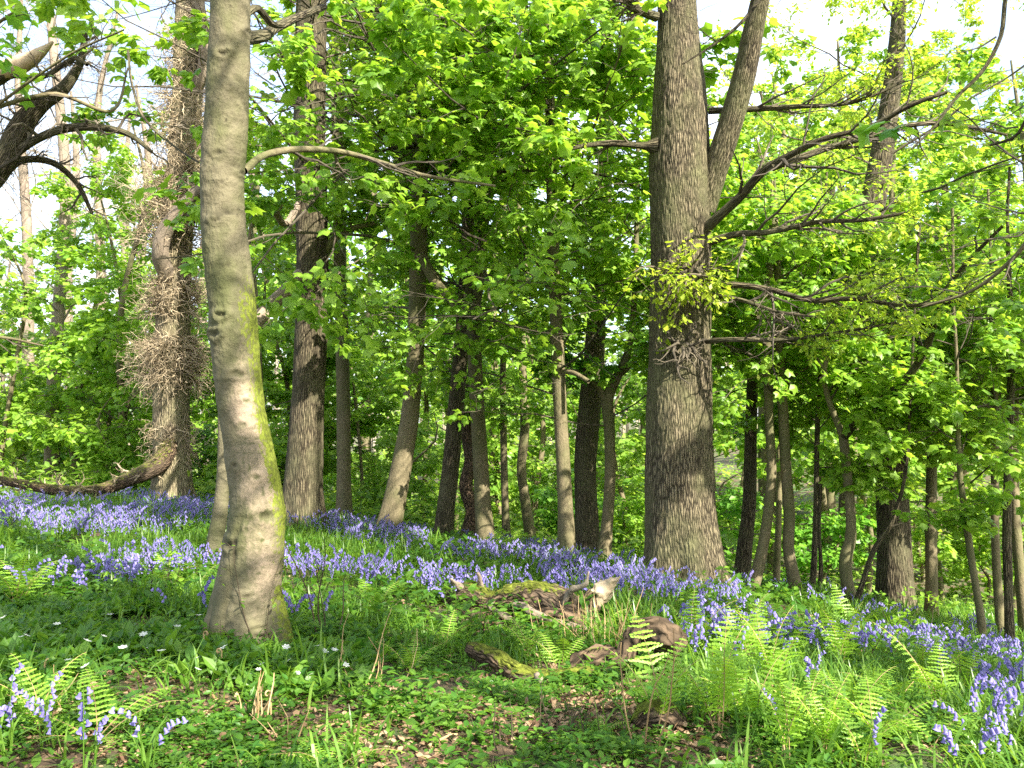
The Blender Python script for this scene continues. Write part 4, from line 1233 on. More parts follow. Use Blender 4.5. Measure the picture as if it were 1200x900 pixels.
def herb_mesh(mb, P, nl, hgt, size, e0=.3, e1=1.1, mat=0):
    N = len(P)
    a = (np.arange(nl)[None] * 2.4 + uni(0, 6.28, (N, 1)) + uni(-.4, .4, (N, nl))).ravel()
    e = uni(e0, e1, N * nl)
    hh = np.repeat(hgt, nl) * uni(.2, 1, N * nl)
    out_ = np.stack([np.cos(a), np.sin(a), 0 * a], 1)
    pos = np.repeat(P, nl, 0) + out_ * (hh * .35)[:, None] + np.array([0, 0, 1.0]) * hh[:, None]
    ax = out_ * np.cos(e)[:, None] + np.array([0, 0, 1.0]) * np.sin(e)[:, None]
    nr = np.array([0, 0, 1.0]) - out_ * .3 + RS.normal(size=(N * nl, 3)) * .35
    put(mb, (HV, HF), pos, frames(ax, nr), np.repeat(size, nl) * uni(.6, 1.2, N * nl), np.clip(np.repeat(uni(.1, .9, N), nl) + RS.normal(0, .12, N * nl), 0, 1), mat)


mb = MB()
gar = zones([(150, 750, 220, 60, 1), (330, 780, 130, 40, .8), (60, 700, 120, 40, .5), (220, 810, 150, 30, .6)])
P = scatter(20000, 3.2, 8.5, lambda px, py, P: gar(px, py) * clump(P, 2.2, 5))
herb_mesh(mb, P, 5, uni(.02, .08, len(P)), uni(.05, .105, len(P)), .3, 1.2)
P = scatter(44000, 2.8, 6.5, lambda px, py, P: np.clip(1.6 * clump(P, 2.4, 11) - .25, 0.10, 1))
herb_mesh(mb, P, 6, uni(.01, .05, len(P)) + .10 * np.clip(vnoise(P * 3.1), 0, 1), uni(.015, .045, len(P)) * (1 + .5 * np.clip(vnoise(P * 2.3 + 5), 0, 1)), -.1, .6)
P = scatter(16000, 6, 16, lambda px, py, P: .8 * clump(P, 1.2, 3) + .1)
herb_mesh(mb, P, 6, uni(.04, .25, len(P)), uni(.05, .11, len(P)), -.2, .8)
P = scatter(9000, 2.9, 8, lambda px, py, P: .45 * clump(P, 1.9, 31) * (1 - .6 * LOGCLEAR(px, py)))
herb_mesh(mb, P, 8, uni(.05, .2, len(P)), uni(.03, .065, len(P)), -.2, .7)
tag(mb.build("ground_herbs", [HERB], smooth=False), "low green broad leaved herbs carpeting the floor", "herbs", kind="stuff")

# ---- bramble and scrub on the floor beyond
mb = MB()
P = scatter(15000, 14, 34, lambda px, py, P: clump(P, .5, 8) * np.where(px > 800, .2, 1))
herb_mesh(mb, P, 7, uni(.1, .8, len(P)), uni(.10, .2, len(P)), -.3, .8)
P = scatter(16000, 32, 85, lambda px, py, P: .8 * clump(P, .35, 4))
herb_mesh(mb, P, 6, uni(.2, 1.3, len(P)), uni(.18, .38, len(P)), -.3, .8)
tag(mb.build("far_undergrowth", [LEAF_FAR], smooth=False), "bramble and scrub covering the floor under the far trees", "undergrowth", kind="stuff")

# ---- fallen leaves
mb = MB()
DL = (np.array([(0, 0, 0), (.33, .35, .10), (.20, .75, .16), (0, 1, .05), (-.2, .75, .16), (-.33, .35, .10)], float), np.array([(0, 1, 4, 5), (1, 2, 3, 4)]))
litz = zones([(450, 860, 420, 60, 1), (780, 830, 160, 60, 1), (250, 800, 260, 30, .5), (730, 770, 80, 40, 1), (880, 870, 120, 50, .7), (200, 690, 40, 15, .6), (640, 740, 80, 25, .7), (360, 770, 60, 30, .8)])
P = scatter(90000, 2.8, 9, lambda px, py, P: np.clip(litz(px, py), .16, 1) * np.clip(clump(P, 1.7, 21) + .25, 0, 1))
P[:, 2] += uni(.002, .02, len(P))
put(mb, DL, P, frames(RS.normal(size=(len(P), 3)) * [1, 1, .25], RS.normal(size=(len(P), 3)) * .4 + [0, 0, 1]), uni(.014, .05, len(P)), uni(0, 1, len(P)) ** 1.5)
tag(mb.build("fallen_leaves", [DEADLEAF], smooth=False), "dry brown leaves lying over the floor", "leaf litter", kind="stuff")


# ---- bluebells
def bluebell_mesh(lod, seed, part=None):
    """a nodding one-sided spike; part: None for the whole plant, or stem / flower / leaf"""
    r = np.random.RandomState(seed)
    h = r.uniform(.26, .36)
    k = 9
    t = np.linspace(0, 1, k)
    bend = r.uniform(.5, 1.1)
    ang = np.where(t > .6, (t - .6) / .4, 0) ** 1.3 * bend * 1.4 + .08
    P = np.zeros((k, 3))
    P[1:, 1] = np.cumsum(np.sin(ang[1:])) * h / (k - 1)
    P[1:, 2] = np.cumsum(np.cos(ang[1:])) * h / (k - 1)
    mb = MB()
    if part in (None, "stem"):
        add_tubes(mb, P[None], np.linspace(.0032, .0016, k)[None], 4 if lod == 0 else 3, 0, .5)
    nb = r.randint(7, 12)
    bells = []
    for j in range(nb):
        tt = .55 + .45 * j / (nb - 1)
        c = np.array([np.interp(tt, t, P[:, q]) for q in range(3)])
        a = r.uniform(-1.0, 1.0) + (0 if j % 2 else .5)
        o = np.array([np.sin(a) * .8, np.cos(a) * .75 + .25, 0])
        top = c + o * r.uniform(.010, .018) + np.array([0, 0, .002])
        dr = norm(np.array([o[0] * .45, o[1] * .45, -1.0]))
        L = r.uniform(.018, .024)
        if lod == 0:
            S = 6
            tz = np.array([0, .25, .75, 1.0, 1.02])
            rr = np.array([.0022, .0055, .0065, .0095, .012])
            Pb = top + dr * (tz * L)[:, None]
            bells.append((Pb, rr, S))
        elif lod == 1:
            Pb = top + dr * (np.array([0, .3, 1.0]) * L)[:, None]
            bells.append((Pb, np.array([.002, .007, .011]), 5))
        else:
            Pb = top + dr * (np.array([0, 1.0]) * L * 1.1)[:, None]
            bells.append((Pb, np.array([.003, .0105]), 3))
    if part in (None, "flower"):
        for Pb, rr, S in bells:
            V, F, bk, D, Ls = tubes(Pb[None], rr[None], S)
            mb.add(V.reshape(-1, 3), F, 1, r.uniform(0, 1))
    if part == "flowers":
        return bells
    if part in ("leaf", "whole"):
        pass
    return mb


BMATS = [BLADE, BELL]


def mb_template(mb):
    V = np.concatenate(mb.V)
    Fm = {}
    for f, m in mb.F:
        Fm.setdefault(m, []).append(f)
    return V, {m: np.concatenate(f) for m, f in Fm.items()}, np.concatenate(mb.v)


P = scatter(28000, 2.95, 17, lambda px, py, P: (1 - .8 * LOGCLEAR(px, py)) * BZ(px, py) * np.clip(clump(P, 1.3, 0) * 1.5 - .35, 0, 1) * np.where(P[:, 1] > 6, 1, .8))
P = P[np.argsort(P[:, 1])]
near, rest = P[:300], P[300:]
# the mass behind
mb = MB()
for lod, sel in ((1, rest[:, 1] < 7.5), (2, rest[:, 1] >= 7.5)):
    q = rest[sel]
    for s in range(6):
        V, Fm, vv = mb_template(bluebell_mesh(lod, 50 + s))
        p = q[s::6]
        n = len(p)
        if not n:
            continue
        M = rotz(uni(0, 2 * PI, n))
        tilt = RS.normal(0, .12, (n, 2))
        M[:, 0, 2] += tilt[:, 0]
        M[:, 1, 2] += tilt[:, 1]
        W_ = np.einsum('nij,tj->nti', M, V) * uni(.62, 1.08, n)[:, None, None] + p[:, None, :]
        for m_, F in Fm.items():
            FF = (F[None] + (np.arange(n) * len(V))[:, None, None]).reshape(-1, F.shape[1])
            mb.F.append((FF + mb.n, m_))
        mb.V.append(W_.reshape(-1, 3))
        v2 = np.clip(vv[None] * .6 + uni(0, .4, (n, 1)), 0, 1).ravel()
        mb.v.append(v2)
        mb.bk.append(W_.reshape(-1, 3))
        mb.moss.append(np.zeros(n * len(V)))
        mb.n += n * len(V)
tag(mb.build("bluebell_drift", BMATS), "violet drift of bluebells spreading back between the trees", "bluebells", kind="stuff")


# the nearest ones, each its own plant
def leaf_part(seed, root, n=4, L=.26):
    r = np.random.RandomState(seed)
    for j in range(n):
        mb = MB()
        V, F = strap(0, 1, .022, r.uniform(.9, 2.2))
        a = j * 2 * PI / n + r.uniform(-.5, .5)
        mb.add((V * L * r.uniform(.7, 1.1)) @ rotz(np.array([a]))[0].T, F, 0, r.uniform(.3, .8))
        mb.build("leaf", [BLADE], root, smooth=False)


def bluebell_full(seed, nleaf=3, L=.24):
    root = empty("bluebell", (0, 0, 0))
    bluebell_mesh(0, seed, "stem").build("stem", BMATS, root)
    for Pb, rr, S in bluebell_mesh(0, seed, "flowers"):
        b_ = MB()
        V, F, bk, D, Ls = tubes(Pb[None], rr[None], S)
        b_.add(V.reshape(-1, 3), F, 1, RS.uniform(0, 1))
        b_.build("flower", BMATS, root)
    leaf_part(seed, root, nleaf, L)
    return root


def copy_tree(o, parent=None):
    c = o.copy()
    COL.objects.link(c)
    if parent is not None:
        c.parent = parent
    for ch in KIDS.get(o.name, []):
        copy_tree(ch, c)
    return c


KIDS = {}


def index_kids(root):
    KIDS[root.name] = [o for o in COL.objects if o.parent is root]
    for c in KIDS[root.name]:
        KIDS[c.name] = []


def bell_label(px, py):
    if px < 60:
        return "violet bluebell in the lit clump left of the yellow green ferns", "bluebells left of the yellow green ferns"
    if px < 260:
        return "violet bluebell in the shade below the yellow green ferns", "bluebells below the yellow green ferns"
    if px > 1090:
        return "violet bluebell in the dense patch past the sunlit ferns at the picture's right corner", "bluebells in the right corner patch"
    if px > 880:
        return "violet bluebell coming up between the sunlit ferns on the right", "bluebells between the sunlit ferns"
    if px > 620:
        return "violet bluebell growing beside the gnarled root or the small mossy stump", "bluebells beside the gnarled root"
    return "violet bluebell in the grass left of the lower mossy log", "bluebells left of the lower mossy log"


full, simple = [], []
for s in range(5):
    r_ = bluebell_full(200 + s)
    index_kids(r_)
    full.append(r_)
for s in range(6):
    o = bluebell_mesh(1, 300 + s)
    V, F = STRAPS[1 + s % 3]
    for a in range(3):
        o.add(V * .22 @ rotz(np.array([a * 2.1 + s]))[0].T, F, 0, .3 + .2 * a)
    simple.append(o.build("bluebell", BMATS))
npx, npy, _ = project(near)
for i in range(300):
    src = full[i % 5] if i < 60 else simple[i % 6]
    first = (i < 5) or (60 <= i < 66)
    o = src if first else (copy_tree(src) if i < 60 else src.copy())
    if not first and i >= 60:
        COL.objects.link(o)
    o.location = near[i] - np.array([0, 0, .008])
    o.rotation_euler = (RS.normal(0, .1), RS.normal(0, .1), uni(0, 6.28))
    s = uni(.8, 1.15)
    o.scale = (s, s, s)
    lab, grp = bell_label(npx[i], npy[i])
    tag(o, lab, "bluebell", grp)


def floor_at(px, py):
    """floor point seen at a photo pixel"""
    d = np.linspace(2.5, 20, 900)
    Q = np.array([pix(px, py, k) for k in (1.0,)])[0] - np.array([0, 0, CAMZ])
    R_ = Q[None] * d[:, None] + np.array([0, 0, CAMZ])
    gz_ = ground(R_[:, 0], R_[:, 1])
    k = np.argmax(R_[:, 2] < gz_)
    return np.array([R_[k, 0], R_[k, 1], gz_[k]])


# the lone one with arching leaves
lp = pix(172, 905, 3.25)
lp[2] = ground(lp[0], lp[1])[0]
root = empty("bluebell", lp)
for s, off, rz in ((411, (-.012, 0, 0), 2.6), (415, (.014, .01, 0), -1.4)):
    M = rotz(np.array([rz]))[0]
    for typ in ("stem",):
        b_ = bluebell_mesh(0, s, "stem")
        b_.V = [v @ M.T + off for v in b_.V]
        b_.build("stem", BMATS, root)
    for Pb, rr, S in bluebell_mesh(0, s, "flowers"):
        b_ = MB()
        V, F, bk, D, Ls = tubes((Pb @ M.T + off)[None], rr[None], S)
        b_.add(V.reshape(-1, 3), F, 1, RS.uniform(.4, 1))
        b_.build("flower", BMATS, root)
leaf_part(77, root, 11, .27)
tag(root, "lone pair of bluebell spikes rising from a rosette of long arching leaves", "bluebell")

# ---- ferns
def frond_mb(seed, L=.5, n=22, wide=.16, arch=1.1, rise=1.15, sub=8, col=.6):
    r = np.random.RandomState(seed)
    mb = MB()
    k = 24
    t = np.linspace(0, 1, k)
    ang = rise - arch * t ** 1.4
    y = np.concatenate([[0], np.cumsum(np.cos(ang[:-1]))]) * L / (k - 1)
    z = np.concatenate([[0], np.cumsum(np.sin(ang[:-1]))]) * L / (k - 1)
    x = .04 * L * np.sin(t * 2 + r.uniform(0, 6))
    P = np.stack([x, y, z], 1)
    add_tubes(mb, P[None], np.linspace(.0035, .0008, k)[None] * (L / .5), 3, 1, .5)
    tv, tf, vv = [], [], []
    cnt = 0
    for j in range(n):
        tt = .22 + .77 * (j + .5) / n
        c = np.array([np.interp(tt, t, P[:, q]) for q in range(3)])
        tg = norm(np.array([np.interp(min(tt + .03, 1), t, P[:, q]) for q in range(3)]) - np.array([np.interp(tt - .03, t, P[:, q]) for q in range(3)]))
        u = (tt - .22) / .78
        w = wide * L / .5 * (min(1, .45 + u * 3.0)) * (1 - u) ** .75 + .008
        for sd in (-1, 1):
            sx = norm(np.cross(tg, [0, 0, 1]) * sd + tg * .25 + np.array([0, 0, r.uniform(-.25, .05)]))
            nr = norm(np.cross(sx, tg) * sd)
            w_ = w * r.uniform(.88, 1.1)
            m_ = max(3, int(sub * (.4 + .6 * (w / (wide * L / .5)))))
            lw = w_ / m_ * 1.15
            for q in range(m_):
                s0 = (q + .35) / m_
                pc = c + sx * w_ * s0 + np.array([0, 0, -.18 * w_ * s0 ** 2])
                ll = (.34 * .78 * L / n) * (1 - .6 * s0) * (.5 + .5 * min(1, w / .05))
                for s3 in (-1, 1):
                    dr = norm(tg * s3 + sx * .45)
                    side = sx * lw * .5
                    tip = pc + dr * ll - nr * ll * .12
                    tv += [pc - side, pc + side, pc + dr * ll * .65 + side * .9, tip, pc + dr * ll * .65 - side * .7]
                    tf.append((cnt, cnt + 1, cnt + 2, cnt + 3, cnt + 4))
                    vv += [np.clip(col + r.normal(0, .12), 0, 1)] * 5
                    cnt += 5
    mb.add(np.array(tv), np.array(tf), 0, np.array(vv))
    return mb


FR = {}
def frond_data(kind, s):
    key = (kind, s)
    if key not in FR:
        p = dict(lady=dict(L=.44, n=13, wide=.115, arch=1.15, rise=1.15, sub=6), flat=dict(L=.40, n=13, wide=.11, arch=.9, rise=.7, sub=6),
                 tall=dict(L=.55, n=14, wide=.13, arch=.9, rise=1.35, sub=6), bracken=dict(L=.55, n=14, wide=.24, arch=1.3, rise=1.4, sub=9))[kind]
        o = frond_mb(900 + s * 7 + len(kind), **p).build("frond", [FERN, STEMT], None, smooth=False)
        me = o.data
        bpy.data.objects.remove(o)
        FR[key] = me
    return FR[key]


def fern(px, py, kind, nf, scale, label, group=None, spread=1.0, rz0=None, d=None):
    p = floor_at(px, py) if d is None else np.array([pix(px, py, d)[0], d, ground(pix(px, py, d)[0], d)[0]])
    root = empty("fern", p - np.array([0, 0, .01]))
    tag(root, label, "fern", group)
    a0 = uni(0, 6.28) if rz0 is None else rz0
    for j in range(nf):
        o = bpy.data.objects.new("frond", frond_data(kind, RS.randint(4)))
        COL.objects.link(o)
        o.parent = root
        a = a0 + (j - (nf - 1) / 2) * (2 * PI / nf) * spread + uni(-.25, .25)
        o.rotation_euler = (uni(-.15, .3), uni(-.15, .15), a)
        s = scale * uni(.75, 1.15)
        o.scale = (s, s, s)
    return root


fern(772, 860, 'tall', 4, 1.0, "tall bright fern standing in front of the gnarled root", spread=.7)
fern(655, 790, 'lady', 5, .8, "small airy fern behind the lower mossy log")
fern(618, 770, 'lady', 5, .8, "small airy fern between the two mossy logs, on the left")
fern(700, 750, 'lady', 4, .7, "small fern at the right end of the upper mossy log")
fern(20, 712, 'lady', 8, 1.1, "dark arching fern at the left edge, in the shade")
fern(-10, 800, 'flat', 6, .8, "pale fern frond cluster cut off by the left edge above the bluebell clump")
fern(45, 860, 'lady', 5, .85, "young yellow green fern behind the left bluebell clump")
fern(112, 872, 'flat', 6, 1.0, "low yellow green fern lit by the sun near the lone bluebell", rz0=-1.2)
fern(385, 905, 'flat', 7, .8, "low flat fern at the bottom edge below the leaning beech")
fern(190, 690, 'lady', 6, .9, "fern left of the leaning beech's foot among bluebells")
fern(560, 905, 'flat', 5, .4, "tiny fern low in the leaf litter at the bottom edge")
fern(700, 870, 'lady', 4, .4, "tiny fern left of the small mossy stump")
fern(600, 655, 'bracken', 4, .9, "leafy frond clump in front of the forked grey sycamore")
for px, py in [(905, 815), (950, 850), (1000, 835), (1050, 820), (985, 790), (1040, 785), (930, 785), (1100, 835), (880, 850), (1085, 795), (965, 890), (1030, 875), (1130, 815), (1010, 900), (870, 785), (1160, 840), (1095, 880), (920, 900), (1140, 770), (840, 860)]:
    fern(px, py, ['lady', 'tall', 'flat'][RS.randint(3)], RS.randint(4, 7), uni(.6, .95), "light green fern in the big sunlit fern patch on the right", "ferns of the sunlit patch")
for px, py in [(840, 790), (810, 770), (1000, 750), (940, 755), (1080, 760), (1050, 745), (900, 765)]:
    fern(px, py, ['lady', 'tall'][RS.randint(2)], RS.randint(3, 6), uni(.6, .9), "fern in the shaded strip behind the sunlit fern patch", "ferns behind the sunlit patch")
for px, py in [(230, 700), (350, 720), (440, 720), (130, 690), (480, 790), (520, 760), (400, 690)]:
    fern(px, py, 'lady', RS.randint(3, 6), uni(.5, .8), "small fern half hidden in the grass around the leaning beech", "ferns around the leaning beech")


# ---- upright dead stalks
def stalks(px, py, n, h, rad, mat, label, lean=.18, bent=.1, name="dead_stalks", leaves=0, th=(.0025, .005), leafmat=None, lsize=.03):
    p = floor_at(px, py)
    xy = RS.normal(0, rad, (n, 2))
    st = np.stack([p[0] + xy[:, 0], p[1] + xy[:, 1], ground(p[0] + xy[:, 0], p[1] + xy[:, 1]) - .02], 1)
    d = np.stack([RS.normal(0, lean, n), RS.normal(0, lean, n), np.ones(n)], 1)
    P = grow(st, d, h * uni(.4, 1.1, n), 8, bent, 0)
    mb = MB()
    R = taper(uni(th[0], th[1], n), 8, .35)
    add_tubes(mb, P, R, 5, 0, uni(0, 1, n))
    mats = [mat]
    s2 = spawn(P, R, 4, .35, 1, 50, .35, .2, .04)
    B = grow(s2[0], s2[1], s2[2], 5, .12, 0)
    if leaves:
        add_tubes(mb, B, taper(np.full(len(B), .0018), 5, .5), 3, 0, .5)
        leaves_on(mb, np.concatenate([B]), leaves, lsize, 2, 1, tpl=(HV, HF), spread=.02)
        mats = [mat, leafmat or LEAF]
    o = mb.build(name, mats, origin=p, smooth=False)
    return tag(o, label, "stalks" if name == "dead_stalks" else "sapling")


stalks(428, 812, 9, .42, .06, STEMT, "tuft of bent tan dead stalks in front of the leaning beech's right side", lean=.35, bent=.2)
stalks(712, 762, 38, .42, .13, STEMT, "thicket of upright tan bracken stalks behind the gnarled root")
stalks(640, 750, 10, .3, .1, STEMT, "sparse tan stalks under the upper mossy log", lean=.3)
stalks(548, 745, 14, .36, .07, STEMD, "dark upright stalks at the left end of the upper mossy log")
stalks(572, 868, 12, .22, .06, STEMD, "short dark stalks left of the lower mossy log's front", lean=.3)
stalks(660, 868, 22, .22, .06, STEMD, "bundle of short dark stalks just below the lower mossy log", lean=.3)
stalks(55, 830, 10, .26, .04, STEMT, "rust brown broken stalks above the left bluebell clump", lean=.4, bent=.25)
stalks(302, 850, 16, .24, .03, STEMT, "tight rusty tuft of old fern stalks below the leaning beech")
stalks(884, 785, 10, .42, .05, STEMD, "dark thin stalks with bluebells behind the fern patch")
stalks(838, 850, 14, .22, .05, STEMD, "dark tuft of old fern stalks left of the sunlit fern patch")
stalks(1000, 775, 14, .42, .09, STEMD, "dark woody stalks in the shade behind the sunlit fern patch", lean=.25)
stalks(325, 870, 5, .3, .05, STEMT, "loose tan stalks standing in the leaf litter under the beech", lean=.4)
stalks(755, 885, 3, .55, .04, STEMT, "reddish leggy stalk in front of the small mossy stump", lean=.15)
stalks(388, 755, 4, .75, .05, STEMD, "dark woody sprout with few leaves right of the leaning beech", name="sprout", leaves=3, th=(.004, .007))
stalks(185, 712, 6, .5, .08, STEMD, "woody sprout with fresh leaves left of the leaning beech", name="sprout", leaves=5, th=(.003, .006), lsize=.045, lean=.4)
stalks(292, 762, 3, .7, .05, STEMD, "spindly leafy sprout standing against the leaning beech's foot", name="sprout", leaves=3, th=(.002, .004), lsize=.04, lean=.3)
stalks(20, 640, 5, .8, .1, STEMD, "dark leafy sprout at the left edge among bluebells", name="sprout", leaves=3, lsize=.05, lean=.4)
stalks(605, 672, 5, .5, .15, STEMD, "bushy green sprout below the forked grey sycamore", name="sprout", leaves=8, lsize=.07, lean=.4)
stalks(830, 740, 6, .55, .12, STEMD, "leafy sprout at the right foot of the massive oak", name="sprout", leaves=6, lsize=.05, lean=.4)
stalks(1060, 765, 7, .6, .15, STEMD, "leafy sprout at the foot of the oak with the cord", name="sprout", leaves=7, lsize=.05, lean=.4)

# croziers
for px, py, lab in [(50, 805, "curled young fern crozier above the left bluebell clump"), (240, 770, "curled yellow fern crozier left of the leaning beech's foot"),
                    (258, 790, "second crozier, brown, closest to the leaning beech's foot"), (105, 835, "small crozier by the yellow green ferns"), (318, 845, "lone tan crozier in the leaf litter")]:
    p = floor_at(px, py)
    t = np.linspace(0, 1, 26)
    h = uni(.1, .16)
    sp = np.clip((t - .55) / .45, 0, 1)
    th = sp * 4.2 * PI / 2
    rr = .016 * (1 - .75 * sp)
    P = np.stack([.01 * np.sin(t * 3), np.where(t < .55, 0, .016 - rr * np.cos(th)), np.where(t < .55, t / .55 * h, h + rr * np.sin(th))], 1)
    mb = MB()
    add_tubes(mb, P[None], np.linspace(.005, .0035, 26)[None], 7, 0, .6)
    o = mb.build("fern_crozier", [STEMT])
    o.location = p
    o.rotation_euler = (0, 0, uni(0, 6))
    tag(o, lab, "fern")

# ---- white woodland flowers
mb = MB()
add_tubes(mb, np.array([[[0, 0, 0], [.004, 0, .05], [0, .004, .10], [.002, .008, .13]]]), np.full((1, 4), .0012), 3, 0, .5)
PET = (np.array([(0, 0, 0), (.3, .5, .12), (.18, .95, .2), (-.18, .95, .2), (-.3, .5, .12)], float), np.array([(0, 1, 2, 3, 4)]))
for j in range(6):
    a = j * PI / 3
    put(mb, PET, np.array([[.002, .008, .13]]), rotz(np.array([a])), np.array([.017]), np.array([.5]), 1)
for j in range(3):
    put(mb, (HV, HF), np.array([[.0, .004, .08]]), frames(np.array([[np.cos(j * 2.1), np.sin(j * 2.1), .25]]), np.array([[0, 0, 1.0]])), np.array([.05]), np.array([.5]), 0)
wf = mb.build("white_flower", [HERB, WHITE])
pts = [(15, 763), (29, 760), (91, 738), (203, 750), (160, 765), (65, 745), (146, 780), (110, 755), (174, 757), (262, 765), (230, 742), (300, 790), (345, 792), (315, 785), (368, 765), (375, 772), (385, 775),
       (80, 775), (79, 792), (48, 740), (130, 735), (240, 780), (280, 775), (330, 770), (355, 780), (20, 735), (395, 790), (185, 790), (215, 800), (120, 800)]
for k, (px, py) in enumerate(pts):
    o = wf if k == 0 else wf.copy()
    if k:
        COL.objects.link(o)
    o.location = floor_at(px, py + 20)
    o.rotation_euler = (uni(-.5, .5), uni(-.5, .5), uni(0, 6))
    s = uni(.8, 1.4)
    o.scale = (s, s, s)
    tag(o, "small white flower in the shaded herbs " + ("left of" if px < 255 else "in front of") + " the leaning beech", "flower", "white flowers " + ("left of" if px < 255 else "in front of") + " the leaning beech")

# ---- logs
upm = lambda a, b: (lambda V, D, s: a * np.clip(D[:, 2] + .25, 0, 1) * (.35 + .9 * np.clip(.4 + vnoise(V * 4.5), 0, 1)) + b)


def log(name, label, cat, pieces, base, sit=(1, -1)):
    origin = floor_at(*base)
    root = empty(name, origin)
    tag(root, label, cat)
    r0 = rows_px(pieces[0]['p'])[sit[0]:sit[1]]
    dz = np.mean(ground(r0[:, 0], r0[:, 1]) + r0[:, 3] * .7 - r0[:, 2])
    for k, pc in enumerate(pieces):
        rows = rows_px(pc['p'])
        rows[:, 2] += dz
        o, q = stem_mesh(pc.get('name', 'trunk'), rows, pc.get('mat', LOGB), root, origin, 'syc', pc.get('S', 48), .012, 0, pc.get('mossf', upm(.75, 0)), seed=k * 2.2 + len(label), cap=True)
        if pc.get('label'):
            o['label'] = pc['label']
        V = np.empty(len(o.data.vertices) * 3, np.float32)
        o.data.vertices.foreach_get("co", V)
        V = V.reshape(-1, 3)
        V = V + (.022 * np.stack([fbm(V * 6 + 5 * j, 2) for j in range(3)], 1) + .017 * np.stack([fbm(V * 20 + 5 * j, 3) for j in range(3)], 1)) * pc.get('rough', 1)
        o.data.vertices.foreach_set("co", V.astype(np.float32).ravel())
    return root


log("mossy_log", "rotting mossy log, the upper of two, ending in a pale broken stub", "log", [
    dict(p=[(508, 728, 7.3, 12), (520, 718, 7.3, 24), (550, 705, 7.2, 33), (580, 712, 7.1, 30), (610, 708, 7.05, 36), (640, 708, 7.0, 36), (665, 718, 6.9, 38), (690, 738, 6.8, 32), (702, 752, 6.75, 18)], rough=1.6),
    dict(p=[(610, 735, 6.8, 12), (640, 728, 6.75, 18), (670, 733, 6.7, 18), (700, 748, 6.7, 12)], mossf=upm(.2, 0), name="bark_slab", mat=ROOTB),
    dict(p=[(600, 712, 6.9, 5), (622, 722, 6.7, 9), (650, 735, 6.6, 9), (690, 742, 6.55, 5)], mossf=None, name="bark_slab", mat=PALE),
    dict(p=[(572, 716, 6.95, 4), (590, 728, 6.8, 9), (615, 745, 6.6, 8), (632, 752, 6.5, 3)], mossf=None, name="snag", mat=PALE, S=12),
    dict(p=[(660, 716, 6.8, 4), (668, 700, 6.75, 8), (684, 690, 6.7, 5), (690, 676, 6.7, 2)], mossf=None, name="snag", mat=PALE, S=12),
    dict(p=[(688, 730, 6.85, 26), (692, 712, 6.85, 24), (698, 700, 6.85, 20)], name="stub", mossf=upm(.3, .35)),
    dict(p=[(694, 712, 6.85, 14), (699, 702, 6.84, 21), (707, 695, 6.83, 20), (716, 689, 6.8, 12), (724, 686, 6.78, 5), (729, 684, 6.77, 1)], mat=RAWWOOD, name="broken_end", label="pale raw wood of the broken stub", mossf=None, rough=1.8),
    dict(p=[(548, 702, 7.2, 10), (536, 692, 7.1, 8), (528, 684, 7.0, 3)], mat=PALE, name="snag", mossf=None, S=10),
    dict(p=[(556, 700, 7.2, 9), (563, 690, 7.15, 7), (560, 676, 7.1, 3)], mat=PALE, name="snag", mossf=None, S=10)], (600, 725))
log("mossy_log", "low mossy log curving through the grass, the lower of two", "log", [
    dict(p=[(548, 782, 5.3, 10), (558, 786, 5.3, 18), (585, 800, 5.2, 23), (612, 816, 5.1, 25), (640, 824, 5.05, 25), (665, 824, 5.0, 29), (690, 822, 5.0, 24), (704, 820, 5.0, 10)], mossf=upm(.85, .08)),
    dict(p=[(628, 815, 4.98, 6), (636, 826, 4.9, 6), (642, 838, 4.85, 4)], mat=PALE, name="snag", mossf=None, S=8)], (620, 830))
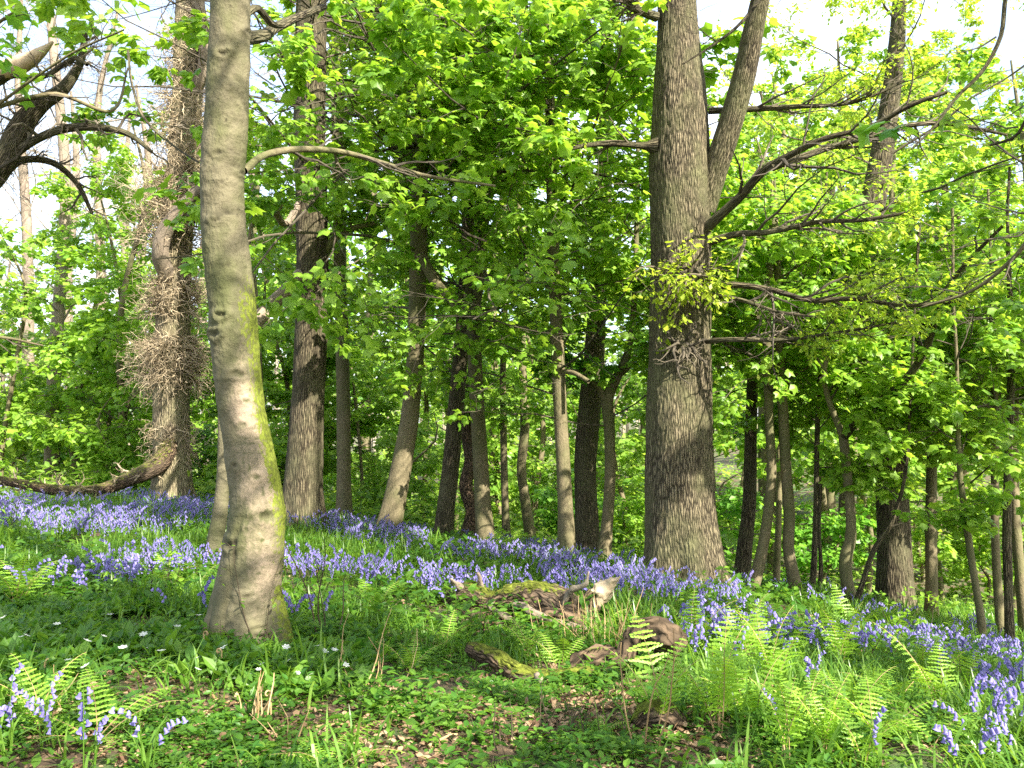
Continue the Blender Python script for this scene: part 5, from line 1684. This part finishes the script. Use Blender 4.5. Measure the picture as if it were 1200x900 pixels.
log("gnarled_root", "gnarled arching brown root stump right of the lower mossy log", "stump", [
    dict(p=[(662, 806, 5.3, 10), (676, 800, 5.3, 24), (700, 798, 5.3, 38), (722, 800, 5.3, 40), (736, 788, 5.3, 27), (744, 768, 5.3, 20), (756, 758, 5.3, 27), (772, 762, 5.3, 38), (784, 778, 5.3, 36), (790, 806, 5.3, 24)], mossf=upm(.5, 0), rough=2.4, mat=ROOTB)], (725, 815), (1, 4))
log("mossy_stump", "small rounded mossy stump at the bottom, below the gnarled root", "stump", [
    dict(p=[(744, 876, 4.05, 14), (756, 870, 4.05, 32), (774, 868, 4.05, 40), (792, 874, 4.05, 32), (806, 880, 4.05, 14)], mossf=upm(.95, .05), rough=1.5)], (774, 880))
log("mossy_stump", "dark mossy stump behind the gnarled root, half in the grass", "stump", [
    dict(p=[(786, 752, 6.6, 14), (800, 748, 6.6, 32), (818, 750, 6.6, 34), (836, 758, 6.6, 18)], mossf=upm(.6, .05), rough=1.5)], (810, 762))
log("fallen_branch", "pale fallen branch lying right of the oak with the cord", "branch", [
    dict(p=[(1084, 733, 10.4, 6), (1098, 739, 10.2, 9), (1112, 746, 10.1, 10), (1120, 755, 10.0, 11)], mossf=None, mat=PALE, S=12)], (1110, 760))
for k, (pa, lab) in enumerate([([(360, 858), (400, 855), (440, 862)], "thin brown stick on the leaf litter below the tan stalks"),
                               ([(690, 845), (715, 858), (728, 872)], "broken tan stick between the lower mossy log and the small mossy stump"),
                               ([(90, 862), (105, 880), (118, 884)], "brown stick beside the lone bluebell's ferns"),
                               ([(800, 812), (840, 800), (868, 806)], "grey stick lying left of the sunlit fern patch"),
                               ([(240, 815), (262, 826), (290, 830)], "rusty stick on the shaded floor below the leaning beech"),
                               ([(500, 880), (530, 866), (575, 872)], "long twig on the mossy floor at the bottom")]):
    Pq = np.array([floor_at(*q) + [0, 0, .015] for q in pa])
    Pq = catmull(np.concatenate([Pq, np.full((3, 1), .006)], 1), 14)
    mb = MB()
    add_tubes(mb, Pq[None, :, :3] + RS.normal(0, .003, (1, 14, 3)), np.linspace(.008, .003, 14)[None], 6, 0, uni(0, 1))
    tag(mb.build("fallen_stick", [STEMT], origin=Pq[0, :3]), lab, "stick")
